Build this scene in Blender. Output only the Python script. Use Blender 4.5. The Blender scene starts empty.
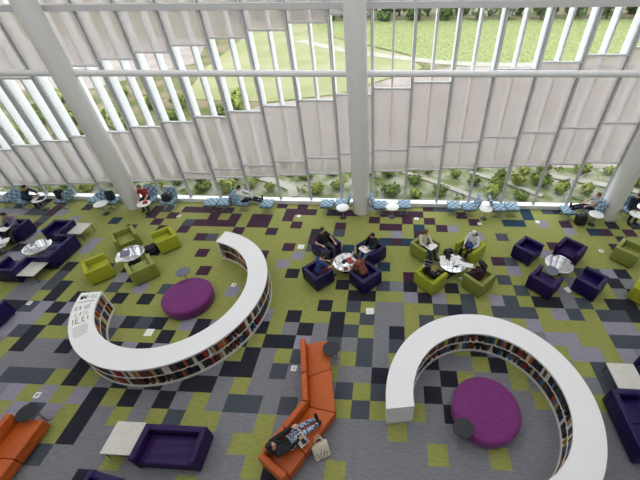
import bpy, bmesh, math, random
from mathutils import Vector, Matrix
PI = math.pi
R = math.radians
sc = bpy.context.scene
COL = sc.collection
rnd = random.Random(7)

# ------------------------------------------------------------------ materials
def lin(c):
    return tuple(((v / 255) / 12.92 if v / 255 <= 0.04045 else ((v / 255 + 0.055) / 1.055) ** 2.4) for v in c) + (1,)

def mat(name, rgb, rough=0.7, metal=0.0, var=0.0, scale=20.0, bump=0.0, sheen=0.0, coat=0.0, spec=0.5):
    m = bpy.data.materials.new(name)
    m.use_nodes = True
    nt = m.node_tree
    b = nt.nodes['Principled BSDF']
    c = lin(rgb)
    b.inputs['Base Color'].default_value = c
    b.inputs['Roughness'].default_value = rough
    b.inputs['Metallic'].default_value = metal
    b.inputs['Specular IOR Level'].default_value = spec
    if sheen:
        b.inputs['Sheen Weight'].default_value = sheen
        b.inputs['Sheen Roughness'].default_value = 0.4
    if coat:
        b.inputs['Coat Weight'].default_value = coat
        b.inputs['Coat Roughness'].default_value = 0.18
        b.inputs['Coat IOR'].default_value = 1.7
    if var or bump:
        tc = nt.nodes.new('ShaderNodeTexCoord')
        n = nt.nodes.new('ShaderNodeTexNoise')
        n.inputs['Scale'].default_value = scale
        n.inputs['Detail'].default_value = 5
        nt.links.new(tc.outputs['Object'], n.inputs['Vector'])
        if var:
            r = nt.nodes.new('ShaderNodeValToRGB')
            r.color_ramp.elements[0].position = 0.3
            r.color_ramp.elements[1].position = 0.7
            r.color_ramp.elements[0].color = tuple(max(0, v * (1 - var)) for v in c[:3]) + (1,)
            r.color_ramp.elements[1].color = tuple(min(1, v * (1 + var)) for v in c[:3]) + (1,)
            nt.links.new(n.outputs['Fac'], r.inputs['Fac'])
            nt.links.new(r.outputs['Color'], b.inputs['Base Color'])
        if bump:
            bp = nt.nodes.new('ShaderNodeBump')
            bp.inputs['Strength'].default_value = bump
            bp.inputs['Distance'].default_value = 0.01
            nt.links.new(n.outputs['Fac'], bp.inputs['Height'])
            nt.links.new(bp.outputs['Normal'], b.inputs['Normal'])
    return m

def carpet(name, rgb):
    # woven tile: streaks along one axis plus fine fleck
    m = mat(name, rgb, rough=0.95, spec=0.1, sheen=0.25)
    nt = m.node_tree
    b = nt.nodes['Principled BSDF']
    c = lin(rgb)
    tc = nt.nodes.new('ShaderNodeTexCoord')
    mp = nt.nodes.new('ShaderNodeMapping')
    mp.inputs['Scale'].default_value = (3, 14, 1)
    nt.links.new(tc.outputs['Object'], mp.inputs['Vector'])
    n1 = nt.nodes.new('ShaderNodeTexNoise'); n1.inputs['Scale'].default_value = 1.6; n1.inputs['Detail'].default_value = 6
    n2 = nt.nodes.new('ShaderNodeTexNoise'); n2.inputs['Scale'].default_value = 60; n2.inputs['Detail'].default_value = 2
    nt.links.new(mp.outputs['Vector'], n1.inputs['Vector'])
    nt.links.new(tc.outputs['Object'], n2.inputs['Vector'])
    mx = nt.nodes.new('ShaderNodeMath'); mx.operation = 'ADD'
    nt.links.new(n1.outputs['Fac'], mx.inputs[0]); nt.links.new(n2.outputs['Fac'], mx.inputs[1])
    hv = nt.nodes.new('ShaderNodeMath'); hv.operation = 'MULTIPLY'; hv.inputs[1].default_value = 0.5
    nt.links.new(mx.outputs[0], hv.inputs[0])
    r = nt.nodes.new('ShaderNodeValToRGB')
    r.color_ramp.elements[0].position = 0.36; r.color_ramp.elements[1].position = 0.64
    r.color_ramp.elements[0].color = tuple(v * 0.82 for v in c[:3]) + (1,)
    r.color_ramp.elements[1].color = tuple(min(1, v * 1.18) for v in c[:3]) + (1,)
    nt.links.new(hv.outputs[0], r.inputs['Fac']); nt.links.new(r.outputs['Color'], b.inputs['Base Color'])
    bp = nt.nodes.new('ShaderNodeBump'); bp.inputs['Strength'].default_value = 0.4; bp.inputs['Distance'].default_value = 0.004
    nt.links.new(n2.outputs['Fac'], bp.inputs['Height']); nt.links.new(bp.outputs['Normal'], b.inputs['Normal'])
    return m

def glass_mat(name, tint=(1, 1, 1, 1), gloss=0.06):
    m = bpy.data.materials.new(name); m.use_nodes = True
    nt = m.node_tree; nt.nodes.clear()
    o = nt.nodes.new('ShaderNodeOutputMaterial')
    t = nt.nodes.new('ShaderNodeBsdfTransparent'); t.inputs['Color'].default_value = tint
    g = nt.nodes.new('ShaderNodeBsdfGlossy'); g.inputs['Roughness'].default_value = 0.02
    mx = nt.nodes.new('ShaderNodeMixShader'); mx.inputs['Fac'].default_value = gloss
    nt.links.new(t.outputs[0], mx.inputs[1]); nt.links.new(g.outputs[0], mx.inputs[2]); nt.links.new(mx.outputs[0], o.inputs['Surface'])
    return m

def frit_mat(name, rgb, clear):
    # glass printed with a fine white pattern: partly see-through, partly diffusing
    m = bpy.data.materials.new(name); m.use_nodes = True
    nt = m.node_tree; nt.nodes.clear()
    o = nt.nodes.new('ShaderNodeOutputMaterial')
    t = nt.nodes.new('ShaderNodeBsdfTransparent')
    d = nt.nodes.new('ShaderNodeBsdfDiffuse'); d.inputs['Color'].default_value = lin(rgb)
    l = nt.nodes.new('ShaderNodeBsdfTranslucent'); l.inputs['Color'].default_value = lin(rgb)
    tc = nt.nodes.new('ShaderNodeTexCoord')
    n = nt.nodes.new('ShaderNodeTexNoise'); n.inputs['Scale'].default_value = 1.2; n.inputs['Detail'].default_value = 3
    nt.links.new(tc.outputs['Object'], n.inputs['Vector'])
    mr = nt.nodes.new('ShaderNodeMapRange'); mr.inputs['To Min'].default_value = clear + 0.04; mr.inputs['To Max'].default_value = clear - 0.04
    nt.links.new(n.outputs['Fac'], mr.inputs['Value'])
    m1 = nt.nodes.new('ShaderNodeMixShader'); m1.inputs['Fac'].default_value = 0.66
    nt.links.new(d.outputs[0], m1.inputs[1]); nt.links.new(l.outputs[0], m1.inputs[2])
    m2 = nt.nodes.new('ShaderNodeMixShader')
    nt.links.new(mr.outputs[0], m2.inputs['Fac'])
    nt.links.new(m1.outputs[0], m2.inputs[1]); nt.links.new(t.outputs[0], m2.inputs[2]); nt.links.new(m2.outputs[0], o.inputs['Surface'])
    return m

def checker_mat(name, a, b, scale):
    m = mat(name, a, rough=0.8)
    nt = m.node_tree
    tc = nt.nodes.new('ShaderNodeTexCoord')
    ck = nt.nodes.new('ShaderNodeTexChecker'); ck.inputs['Scale'].default_value = scale
    ck.inputs['Color1'].default_value = lin(a); ck.inputs['Color2'].default_value = lin(b)
    nt.links.new(tc.outputs['Object'], ck.inputs['Vector'])
    nt.links.new(ck.outputs['Color'], nt.nodes['Principled BSDF'].inputs['Base Color'])
    return m

def marble_mat(name, a, b):
    m = mat(name, a, rough=0.35)
    nt = m.node_tree
    tc = nt.nodes.new('ShaderNodeTexCoord')
    w = nt.nodes.new('ShaderNodeTexNoise'); w.inputs['Scale'].default_value = 2.2; w.inputs['Detail'].default_value = 8; w.inputs['Distortion'].default_value = 1.2
    r = nt.nodes.new('ShaderNodeValToRGB')
    r.color_ramp.elements[0].position = 0.46; r.color_ramp.elements[0].color = lin(a)
    r.color_ramp.elements[1].position = 0.5; r.color_ramp.elements[1].color = lin(b)
    e = r.color_ramp.elements.new(0.54); e.color = lin(a)
    nt.links.new(tc.outputs['Object'], w.inputs['Vector']); nt.links.new(w.outputs['Fac'], r.inputs['Fac'])
    nt.links.new(r.outputs['Color'], nt.nodes['Principled BSDF'].inputs['Base Color'])
    return m

def ground_mat(name, a, b, scale, detail=6, lo=0.4, hi=0.6, dist=0.0):
    m = mat(name, a, rough=0.95, spec=0.1)
    nt = m.node_tree
    tc = nt.nodes.new('ShaderNodeTexCoord')
    n = nt.nodes.new('ShaderNodeTexNoise'); n.inputs['Scale'].default_value = scale; n.inputs['Detail'].default_value = detail; n.inputs['Distortion'].default_value = dist
    r = nt.nodes.new('ShaderNodeValToRGB')
    r.color_ramp.elements[0].position = lo; r.color_ramp.elements[0].color = lin(a)
    r.color_ramp.elements[1].position = hi; r.color_ramp.elements[1].color = lin(b)
    nt.links.new(tc.outputs['Object'], n.inputs['Vector']); nt.links.new(n.outputs['Fac'], r.inputs['Fac'])
    nt.links.new(r.outputs['Color'], nt.nodes['Principled BSDF'].inputs['Base Color'])
    return m

M = {}
M['paint'] = mat('white_paint', (236, 236, 238), 0.45)
M['shelf_white'] = mat('shelf_white', (226, 225, 222), 0.5)
M['shelf_dark'] = mat('shelf_back', (70, 66, 64), 0.7)
M['column'] = mat('column_paint', (226, 226, 224), 0.5)
M['alu'] = mat('aluminium', (208, 208, 210), 0.45)
M['alu_dark'] = mat('gasket', (140, 142, 145), 0.6)
M['fin'] = mat('white_fin', (245, 246, 248), 0.5)
M['ceiling'] = mat('ceiling_paint', (232, 232, 232), 0.8)
M['wall'] = mat('wall_paint', (226, 226, 224), 0.8)
M['glass'] = glass_mat('clear_glass', (0.965, 0.975, 0.97, 1), 0.04)
M['frit'] = frit_mat('fritted_glass', (190, 183, 179), 0.44)
M['indigo'] = mat('indigo_leather', (23, 7, 72), 0.55, var=0.12, scale=60, coat=0.2, spec=0.2)
M['violet'] = mat('violet_fabric', (40, 10, 74), 0.7, spec=0.25, coat=0.12, var=0.15, scale=60)
M['moss'] = mat('moss_leather', (134, 142, 60), 0.55, var=0.12, scale=60, coat=0.15)
M['lime'] = mat('lime_fabric', (160, 166, 36), 0.8, sheen=0.1, var=0.12, scale=60)
M['magenta'] = mat('magenta_fabric', (112, 38, 108), 0.8, sheen=0.2, var=0.14, scale=9)
M['foot'] = mat('black_foot', (24, 24, 26), 0.5)
M['orange'] = mat('orange_leather', (184, 88, 33), 0.42, var=0.12, scale=14, bump=0.15, spec=0.35)
M['steel'] = mat('brushed_steel', (170, 172, 176), 0.3, 0.9)
M['black_top'] = mat('black_laminate', (22, 28, 38), 0.5)
M['grey_top'] = mat('grey_laminate', (98, 100, 116), 0.4)
M['mirror'] = mat('polished_top', (222, 224, 232), 0.03, 0.85)
M['white_top'] = mat('white_laminate', (244, 244, 242), 0.35)
M['marble'] = marble_mat('pale_stone', (214, 211, 204), (203, 200, 193))
M['seat_check'] = checker_mat('checked_fabric', (92, 122, 146), (160, 182, 198), 7.4)
M['teal_side'] = mat('teal_fabric', (40, 76, 100), 0.8)
M['paper'] = mat('paper', (240, 240, 238), 0.8)
M['ink'] = mat('ink', (30, 30, 34), 0.8)
M['ink_grey'] = mat('grey_ink', (176, 176, 180), 0.8)
M['pages'] = mat('book_pages', (222, 214, 194), 0.9)
M['skin'] = mat('skin', (206, 158, 130), 0.55)
M['skin_dark'] = mat('skin_tan', (150, 104, 80), 0.55)
M['eye'] = mat('eye', (26, 20, 18), 0.2)
M['lip'] = mat('lip', (168, 92, 84), 0.5)
M['hair_black'] = mat('black_hair', (20, 17, 17), 0.5)
M['hair_brown'] = mat('brown_hair', (104, 70, 42), 0.55)
M['silver'] = mat('laptop_silver', (200, 202, 206), 0.35, 0.4)
M['keys'] = mat('laptop_keys', (60, 62, 66), 0.5)
M['screen'] = mat('laptop_screen', (14, 16, 20), 0.15)
M['bag_black'] = mat('black_nylon', (22, 22, 26), 0.7, bump=0.2, scale=30)
M['bag_cream'] = mat('cream_canvas', (214, 206, 188), 0.85)
M['red'] = mat('red_cover', (158, 34, 44), 0.5)
M['bottle'] = mat('bottle_plastic', (214, 224, 230), 0.15)
M['seam'] = mat('dark_seam', (120, 42, 14), 0.6)
for n, c in dict(cloth_black=(24, 24, 28), cloth_blue=(38, 70, 124), cloth_rust=(120, 66, 52), cloth_cream=(212, 206, 184), cloth_grey=(150, 152, 158), cloth_navy=(26, 34, 54), cloth_teal=(22, 52, 70),
                 cloth_red=(150, 44, 50), cloth_white=(222, 224, 228), cloth_plum=(64, 26, 44), denim=(50, 66, 98), denim_light=(120, 140, 168), slate=(58, 64, 68), shorts=(116, 30, 36), lilac=(120, 116, 142)).items():
    M[n] = mat(n, c, 0.85, var=0.15, scale=40)
def print_fabric():
    m = ground_mat('patterned_fabric', (40, 52, 80), (188, 200, 220), 26, 2, 0.45, 0.55)
    return m
M['pattern'] = print_fabric()

# ------------------------------------------------------------------ mesh helpers
class MB:
    """collects shapes into ONE mesh object; s() sets the material slot of what follows"""
    def __init__(self):
        self.bm = bmesh.new(); self.mi = 0
    def s(self, i):
        self.mi = i; return self
    def _done(self, faces):
        for f in faces: f.material_index = self.mi
    def box(self, c, d, bev=0.0, rot=None, seg=2):
        r = bmesh.ops.create_cube(self.bm, size=1.0)
        vs = r['verts']
        for v in vs: v.co = Vector((v.co.x * d[0], v.co.y * d[1], v.co.z * d[2]))
        if bev:
            es = list({e for v in vs for e in v.link_edges})
            rb = bmesh.ops.bevel(self.bm, geom=es, offset=bev, segments=seg, affect='EDGES', profile=0.5)
            vs = list({v for f in rb['faces'] for v in f.verts} | {v for v in vs if v.is_valid})
            st = list(vs); seen = set(st)
            while st:
                a = st.pop()
                for e in a.link_edges:
                    b = e.other_vert(a)
                    if b not in seen: seen.add(b); st.append(b)
            vs = list(seen)
        mtx = Matrix.Translation(Vector(c)) @ (rot.to_4x4() if rot is not None else Matrix.Identity(4))
        for v in vs: v.co = mtx @ v.co
        self._done({f for v in vs for f in v.link_faces})
        return self
    def lathe(self, prof, c=(0, 0, 0), n=32, axis=None):
        """profile of (radius, height) turned about z (or axis); closed at both ends"""
        q = Vector((0, 0, 1)).rotation_difference(Vector(axis).normalized()).to_matrix() if axis is not None else Matrix.Identity(3)
        c = Vector(c); rings = []
        for r, z in prof:
            rings.append([self.bm.verts.new(c + q @ Vector((r * math.cos(2 * PI * k / n), r * math.sin(2 * PI * k / n), z))) for k in range(n)])
        fs = []
        for a, b in zip(rings, rings[1:]):
            for k in range(n): fs.append(self.bm.faces.new((a[k], a[(k + 1) % n], b[(k + 1) % n], b[k])))
        fs.append(self.bm.faces.new(rings[0][::-1])); fs.append(self.bm.faces.new(rings[-1]))
        self._done(fs); return self
    def tube(self, a, b, r, n=10, r2=None):
        a = Vector(a); b = Vector(b)
        return self.lathe([(r, 0), (r if r2 is None else r2, (b - a).length)], a, n, b - a)
    def cap(self, a, b, ra, rb, n=12):
        """tapered limb with round ends"""
        a = Vector(a); b = Vector(b); L = (b - a).length
        ax = (b - a) if L > 1e-5 else Vector((0, 0, 1))
        pr = [(ra * math.sin(t), -ra * math.cos(t)) for t in (0.2, 0.7, 1.15)] + [(ra, 0), (rb, max(L, 1e-4))] + [(rb * math.cos(t), L + rb * math.sin(t)) for t in (0.42, 0.87, 1.37)]
        return self.lathe(pr, a, n, ax)
    def ell(self, c, r, rot=None, n=14):
        rot = rot or Matrix.Identity(3)
        c = Vector(c); rings = []; m = 9
        for j in range(1, m):
            t = PI * j / m
            rings.append([self.bm.verts.new(c + rot @ Vector((r[0] * math.sin(t) * math.cos(2 * PI * k / n), r[1] * math.sin(t) * math.sin(2 * PI * k / n), -r[2] * math.cos(t)))) for k in range(n)])
        fs = []
        for a, b in zip(rings, rings[1:]):
            for k in range(n): fs.append(self.bm.faces.new((a[k], a[(k + 1) % n], b[(k + 1) % n], b[k])))
        fs.append(self.bm.faces.new(rings[0][::-1])); fs.append(self.bm.faces.new(rings[-1]))
        self._done(fs); return self
    def prism(self, pts, z0, z1, bev=0.0):
        lo = [self.bm.verts.new((x, y, z0)) for x, y in pts]; hi = [self.bm.verts.new((x, y, z1)) for x, y in pts]
        n = len(pts)
        fs = [self.bm.faces.new(lo[::-1]), self.bm.faces.new(hi)]
        for k in range(n): fs.append(self.bm.faces.new((lo[k], lo[(k + 1) % n], hi[(k + 1) % n], hi[k])))
        if bev:
            es = list({e for f in fs for e in f.edges})
            rb = bmesh.ops.bevel(self.bm, geom=es, offset=bev, segments=2, affect='EDGES', profile=0.5)
            fs = [f for f in fs if f.is_valid] + rb['faces']
        self._done(fs); return self
    def arc(self, r0, r1, z0, z1, a0, a1, n):
        """ring sector about the origin"""
        rows = []
        for k in range(n + 1):
            a = a0 + (a1 - a0) * k / n; ca, sa = math.cos(a), math.sin(a)
            rows.append([self.bm.verts.new((r * ca, r * sa, z)) for r, z in ((r0, z0), (r1, z0), (r1, z1), (r0, z1))])
        fs = []
        for p, q in zip(rows, rows[1:]):
            for j in range(4): fs.append(self.bm.faces.new((p[j], p[(j + 1) % 4], q[(j + 1) % 4], q[j])))
        fs.append(self.bm.faces.new(rows[0][::-1])); fs.append(self.bm.faces.new(rows[-1]))
        self._done(fs); return self
    def mesh(self, name, mats, smooth=None):
        bmesh.ops.recalc_face_normals(self.bm, faces=self.bm.faces[:])
        me = bpy.data.meshes.new(name); self.bm.to_mesh(me); self.bm.free()
        for m in (mats if isinstance(mats, (list, tuple)) else [mats]): me.materials.append(m)
        if smooth is not None:
            for p in me.polygons: p.use_smooth = True
            me.set_sharp_from_angle(angle=R(smooth))
        return me
    def build(self, name, mats, parent=None, smooth=None, loc=(0, 0, 0), rz=0.0):
        o = bpy.data.objects.new(name, self.mesh(name, mats, smooth)); COL.objects.link(o)
        o.location = loc; o.rotation_euler = (0, 0, rz)
        if parent is not None: o.parent = parent
        return o

def tag(o, label, cat, group=None, kind=None):
    o['label'] = label; o['category'] = cat
    if group: o['group'] = group
    if kind: o['kind'] = kind
    return o

def thing(name, label, cat, loc=(0, 0, 0), rz=0.0, group=None):
    o = bpy.data.objects.new(name, None); COL.objects.link(o)
    o.location = loc; o.rotation_euler = (0, 0, rz); o.empty_display_size = 0.2
    return tag(o, label, cat, group)

def struct(o, label=None, cat=None):
    o['kind'] = 'structure'
    if label: o['label'] = label
    if cat: o['category'] = cat
    return o

KIDS = {}
def kids(o):
    return [c for c in bpy.data.objects if c.parent is o]
def dup(root, loc, rz, label, group=None, swap=None):
    """a copy of a thing with copies of its parts and sub-parts; swap exchanges materials"""
    def cp(o, parent):
        c = o.copy(); COL.objects.link(c)
        if parent is not None: c.parent = parent
        if swap and c.type == 'MESH':
            key = (o.data.name, tuple(sorted((a.name, b.name) for a, b in swap.items())))
            if key not in KIDS:
                d = o.data.copy()
                for i, m in enumerate(d.materials):
                    if m in swap: d.materials[i] = swap[m]
                KIDS[key] = d
            c.data = KIDS[key]
        for k in kids(o): cp(k, c)
        return c
    r = cp(root, None)
    r.location = loc; r.rotation_euler = (0, 0, rz); r['label'] = label
    if group: r['group'] = group
    elif 'group' in r: del r['group']
    return r

SKY = 3.5
FILL_POWER = 285
EXPOSURE = 0.0

# ------------------------------------------------------------------ camera (photo is an off-centre crop: lens shift)
cam = bpy.data.cameras.new('camera'); cam_o = bpy.data.objects.new('camera', cam); COL.objects.link(cam_o)
cam.sensor_width = 36; cam.sensor_fit = 'HORIZONTAL'
cam.lens = 36 * 347.8455 / 640
cam.shift_x = -(369.4113 - 320) / 640
cam.clip_end = 500
rx = Vector((0.99833011, 0.05614022, -0.01361122)); ry = Vector((-0.02613088, 0.64902048, 0.76032203)); rf = Vector((-0.05151860, 0.75869671, -0.64940368))
cam_o.matrix_world = Matrix.Translation((0.36385, -7.4129, 9.6305)) @ Matrix((rx, ry, -rf)).transposed().to_4x4()
sc.camera = cam_o
sc.view_settings.view_transform = 'Standard'; sc.view_settings.look = 'None'
sc.view_settings.exposure = EXPOSURE; sc.view_settings.gamma = 1.0; sc.view_settings.use_curve_mapping = False
sc.cycles.use_denoising = True
sc.cycles.max_bounces = 8; sc.cycles.diffuse_bounces = 4; sc.cycles.transparent_max_bounces = 16; sc.cycles.sample_clamp_indirect = 6.0
sc.cycles.caustics_reflective = False; sc.cycles.caustics_refractive = False

# ------------------------------------------------------------------ sky and added fill lights
w = bpy.data.worlds.new('sky'); sc.world = w; w.use_nodes = True
bg = w.node_tree.nodes['Background']
bg.inputs['Color'].default_value = (0.93, 0.97, 1.0, 1); bg.inputs['Strength'].default_value = SKY
for k, y in enumerate((-6.9, -4.2, -1.4, 1.4, 4.2)):  # unseen overhead fill rows added to brighten the hall, not its fittings
    la = bpy.data.lights.new('fill_light', 'AREA'); la.shape = 'RECTANGLE'; la.size = 30; la.size_y = 1.1
    la.energy = FILL_POWER * (1.5, 0.6, 0.75, 0.85, 0.85)[k]; la.color = (0.99, 0.99, 1.0)
    lo = bpy.data.objects.new('fill_light', la); COL.objects.link(lo); lo.location = (-2.5, y, 12.35)

# ------------------------------------------------------------------ floor: carpet tiles of 0.5 m
T = 0.5
WY = 6.5235                       # the glass wall stands here
X0, X1, YB = -24.0, 17.0, -11.0
# measured tiles per row: column, colour number (0 green 1 grey 2 slate 3 black 4 lavender 5 plum 6 teal)
TILES = {
    12: [-10, 5, -8, 5, 4, 5, 5, 2, 6, 2, 13, 6, 15, 2],
    11: [-32, 5, -29, 3, -22, 5, -21, 2, -19, 5, -18, 5, -17, 5, -16, 5, -15, 5, -9, 5, -8, 5, -7, 5, -4, 5, -3, 5, 0, 5, 1, 5, 2, 5, 3, 5, 7, 5, 13, 6],
    10: [-36, 4, -35, 4, -34, 2, -33, 2, -32, 5, -31, 4, -22, 5, -20, 5, -16, 5, -15, 0, -14, 5, -13, 0, -12, 5, -11, 5, -9, 5, -1, 5, 2, 5, 4, 5, 8, 5, 11, 6, 12, 6, 16, 5, 20, 3, 22, 3],
    9: [-29, 4, -25, 6, -21, 5, -18, 2, -17, 5, -16, 5, -15, 5, -14, 5, -12, 5, -11, 5, -8, 5, -4, 5, 0, 5, 1, 5, 3, 6, 5, 5, 6, 4, 16, 4, 18, 6, 19, 5, 21, 5],
    8: [-23, 5, -20, 5, -18, 5, -13, 5, -10, 5, -4, 2, 1, 4, 3, 5, 8, 4, 10, 2, 20, 3],
    7: [-16, 5, -15, 2, -6, 5, 0, 6, 2, 6, 14, 5],
    6: [-31, 4, -25, 4, -8, 5, -6, 2, -3, 6, 13, 4],
    5: [-31, 3, -28, 3, -25, 4, -19, 3, -15, 5, -10, 5, -7, 4, 9, 5, 10, 2],
    4: [-31, 4, -30, 4, -8, 4, 0, 6, 10, 4, 15, 2, 16, 2, 17, 4, 18, 3, 19, 0],
    3: [-25, 3, -20, 3, -14, 5, -7, 3, 1, 0, 2, 5, 9, 2, 14, 1, 17, 3, 18, 1],  # second black tile in this row paints in the shade beneath an armchair
    2: [-25, 2, -24, 0, -3, 3, 0, 2, 1, 1, 2, 3, 5, 3, 6, 0, 10, 2, 13, 1, 16, 0, 17, 1, 18, 3],
    1: [-27, 1, -26, 1, -25, 2, -24, 3, -23, 0, -22, 0, -20, 2, -18, 4, -16, 2, -11, 4, -4, 0, -3, 0, -2, 3, -1, 3, 0, 0, 1, 0, 2, 4, 3, 3, 4, 4, 5, 0, 6, 2, 7, 0, 8, 4, 9, 2, 10, 0, 11, 3, 12, 3, 13, 1, 14, 2, 15, 0, 16, 3, 17, 3, 18, 0],
    0: [-27, 1, -26, 1, -25, 0, -24, 3, -23, 0, -22, 3, -19, 3, -18, 0, -17, 3, -16, 0, -4, 3, -3, 0, -2, 2, -1, 0, 0, 1, 1, 1, 2, 0, 3, 0, 4, 2, 5, 3, 6, 2, 7, 0, 8, 2, 9, 2, 10, 2, 11, 0, 12, 4, 13, 2, 14, 0, 15, 2, 16, 2, 17, 3],
    -1: [-27, 3, -26, 3, -25, 2, -24, 4, -23, 3, -22, 4, -18, 0, -17, 0, -8, 4, -6, 3, -4, 0, -3, 3, -2, 0, -1, 2, 0, 1, 1, 1, 2, 0, 3, 2, 8, 4, 9, 0, 10, 4, 11, 0, 12, 0, 13, 0, 14, 0, 15, 4, 16, 4, 17, 0],
    -2: [-25, 4, -24, 4, -23, 0, -22, 3, -17, 3, -16, 2, -15, 3, -14, 0, -13, 4, -12, 3, -8, 3, -7, 0, -5, 3, -4, 1, -3, 3, -2, 2, -1, 0, 0, 1, 1, 3, 2, 0, 11, 4, 12, 4, 13, 0, 14, 0, 15, 2, 16, 2],
    -3: [-25, 4, -24, 2, -23, 3, -22, 0, -21, 0, -18, 2, -17, 0, -16, 0, -15, 0, -14, 3, -13, 0, -12, 3, -9, 3, -8, 0, -7, 3, -6, 3, -5, 4, -3, 2, -2, 1, -1, 2, 0, 1, 1, 2, 5, 0, 6, 3, 11, 0, 12, 4, 13, 4, 14, 0, 15, 4],
    -4: [-24, 0, -23, 3, -22, 1, -21, 1, -20, 3, -17, 3, -16, 4, -15, 3, -14, 4, -9, 0, -8, 3, -7, 1, -6, 0, -5, 2, -2, 0, -1, 2, 0, 1, 1, 0, 3, 3, 4, 1, 5, 1, 6, 0, 7, 3, 8, 0, 12, 0, 13, 2],
    -5: [-24, 0, -23, 1, -22, 1, -21, 1, -20, 1, -19, 1, -18, 3, -9, 3, -8, 3, -7, 1, -6, 2, -5, 1, -3, 0, -2, 1, -1, 1, 0, 3, 3, 1, 4, 3, 5, 0, 7, 1, 8, 0, 12, 1, 13, 2],
    -6: [-23, 1, -22, 2, -21, 2, -20, 2, -19, 0, -18, 3, -17, 0, -15, 3, -14, 1, -13, 3, -12, 1, -11, 3, -10, 3, -9, 1, -8, 0, -7, 1, -6, 1, -5, 1, -2, 2, -1, 0, 0, 2, 3, 3, 4, 1, 8, 1, 9, 0, 12, 0, 13, 1],
    -7: [-21, 4, -20, 0, -19, 4, -18, 0, -17, 4, -16, 3, -15, 0, -14, 3, -13, 1, -12, 3, -11, 1, -10, 0, -9, 1, -8, 2, -7, 2, -6, 1, -5, 2, -2, 0, -1, 2, 0, 0, 2, 0, 3, 1, 4, 3],
    -8: [-21, 0, -20, 4, -19, 2, -18, 4, -17, 0, -16, 3, -15, 1, -14, 0, -13, 1, -12, 0, -11, 2, -10, 0, -9, 0, -8, 1, -7, 1, -6, 0, -5, 1, 1, 0],
    -9: [-17, 0, -16, 3, -15, 1, -8, 1, -7, 0, -6, 0, 3, 0, 6, 0],
    -10: [-18, 2, -17, 2, -13, 0, -8, 1, -7, 1, -6, 0, -5, 3, -2, 0],
    -11: [-14, 3, -9, 0],
}
TILES = {r: dict(zip(v[::2], v[1::2])) for r, v in TILES.items()}
KEY = 'GSDKLPT'
CMATS = [carpet('carpet_green', (149, 153, 86)), carpet('carpet_grey', (127, 128, 134)), carpet('carpet_slate', (76, 82, 91)), carpet('carpet_black', (44, 45, 55)),
         carpet('carpet_lavender', (146, 144, 158)), carpet('carpet_plum', (68, 42, 60)), carpet('carpet_teal', (40, 62, 84))]
def tile_code(c, r):
    if c in TILES.get(r, {}): return KEY[TILES[r][c]]
    q = random.Random(c * 977 + r * 131)
    v = q.random()
    out = c < -30 or c > 22
    if r >= -1: return ('G' if v < (0.72 if out else 0.97) else q.choice('PDLK' if r > 2 else 'KDSL'))
    if out: return q.choice('SSGKDL')
    return 'S'
bm = bmesh.new()
cs = range(int(X0 / T), int(X1 / T)); rs = range(int(YB / T), 13)
vv = {}
for c in range(cs[0], cs[-1] + 2):
    for r in range(rs[0], rs[-1] + 2):
        vv[c, r] = bm.verts.new((c * T, min(r * T, 6.5), 0))
for c in cs:
    for r in rs:
        f = bm.faces.new((vv[c, r], vv[c + 1, r], vv[c + 1, r + 1], vv[c, r + 1])); f.material_index = KEY.index(tile_code(c, r))
ext = bmesh.ops.extrude_face_region(bm, geom=bm.faces[:])
for v in ext['geom']:
    if isinstance(v, bmesh.types.BMVert): v.co.z = -0.15
bmesh.ops.recalc_face_normals(bm, faces=bm.faces[:])
me = bpy.data.meshes.new('floor'); bm.to_mesh(me); bm.free()
for m in CMATS: me.materials.append(m)
fl = bpy.data.objects.new('floor', me); COL.objects.link(fl); struct(fl, 'carpet of green grey black and plum tiles', 'floor')

# ------------------------------------------------------------------ shell behind and around the camera
H = 12.5
struct(MB().box(((X0 + X1) / 2, (YB + WY) / 2, H + 0.15), (X1 - X0, WY - YB, 0.3)).build('ceiling', M['ceiling']), 'white ceiling high over the hall', 'ceiling')
struct(MB().box((X0 - 0.1, (YB + WY) / 2, H / 2), (0.2, WY - YB, H)).build('wall_left', M['wall']), 'plain pale end wall', 'wall')
struct(MB().box((X1 + 0.1, (YB + WY) / 2, H / 2), (0.2, WY - YB, H)).build('wall_right', M['wall']), 'plain pale end wall', 'wall')
struct(MB().box(((X0 + X1) / 2, YB - 0.1, H / 2), (X1 - X0, 0.2, H)).build('wall_back', M['wall']), 'plain pale back wall', 'wall')
struct(MB().box(((X0 + X1) / 2, -9.2, 7.85), (X1 - X0, 3.4, 0.3)).build('floor_upper', M['ceiling']), 'gallery floor the view is taken from', 'floor')

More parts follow.
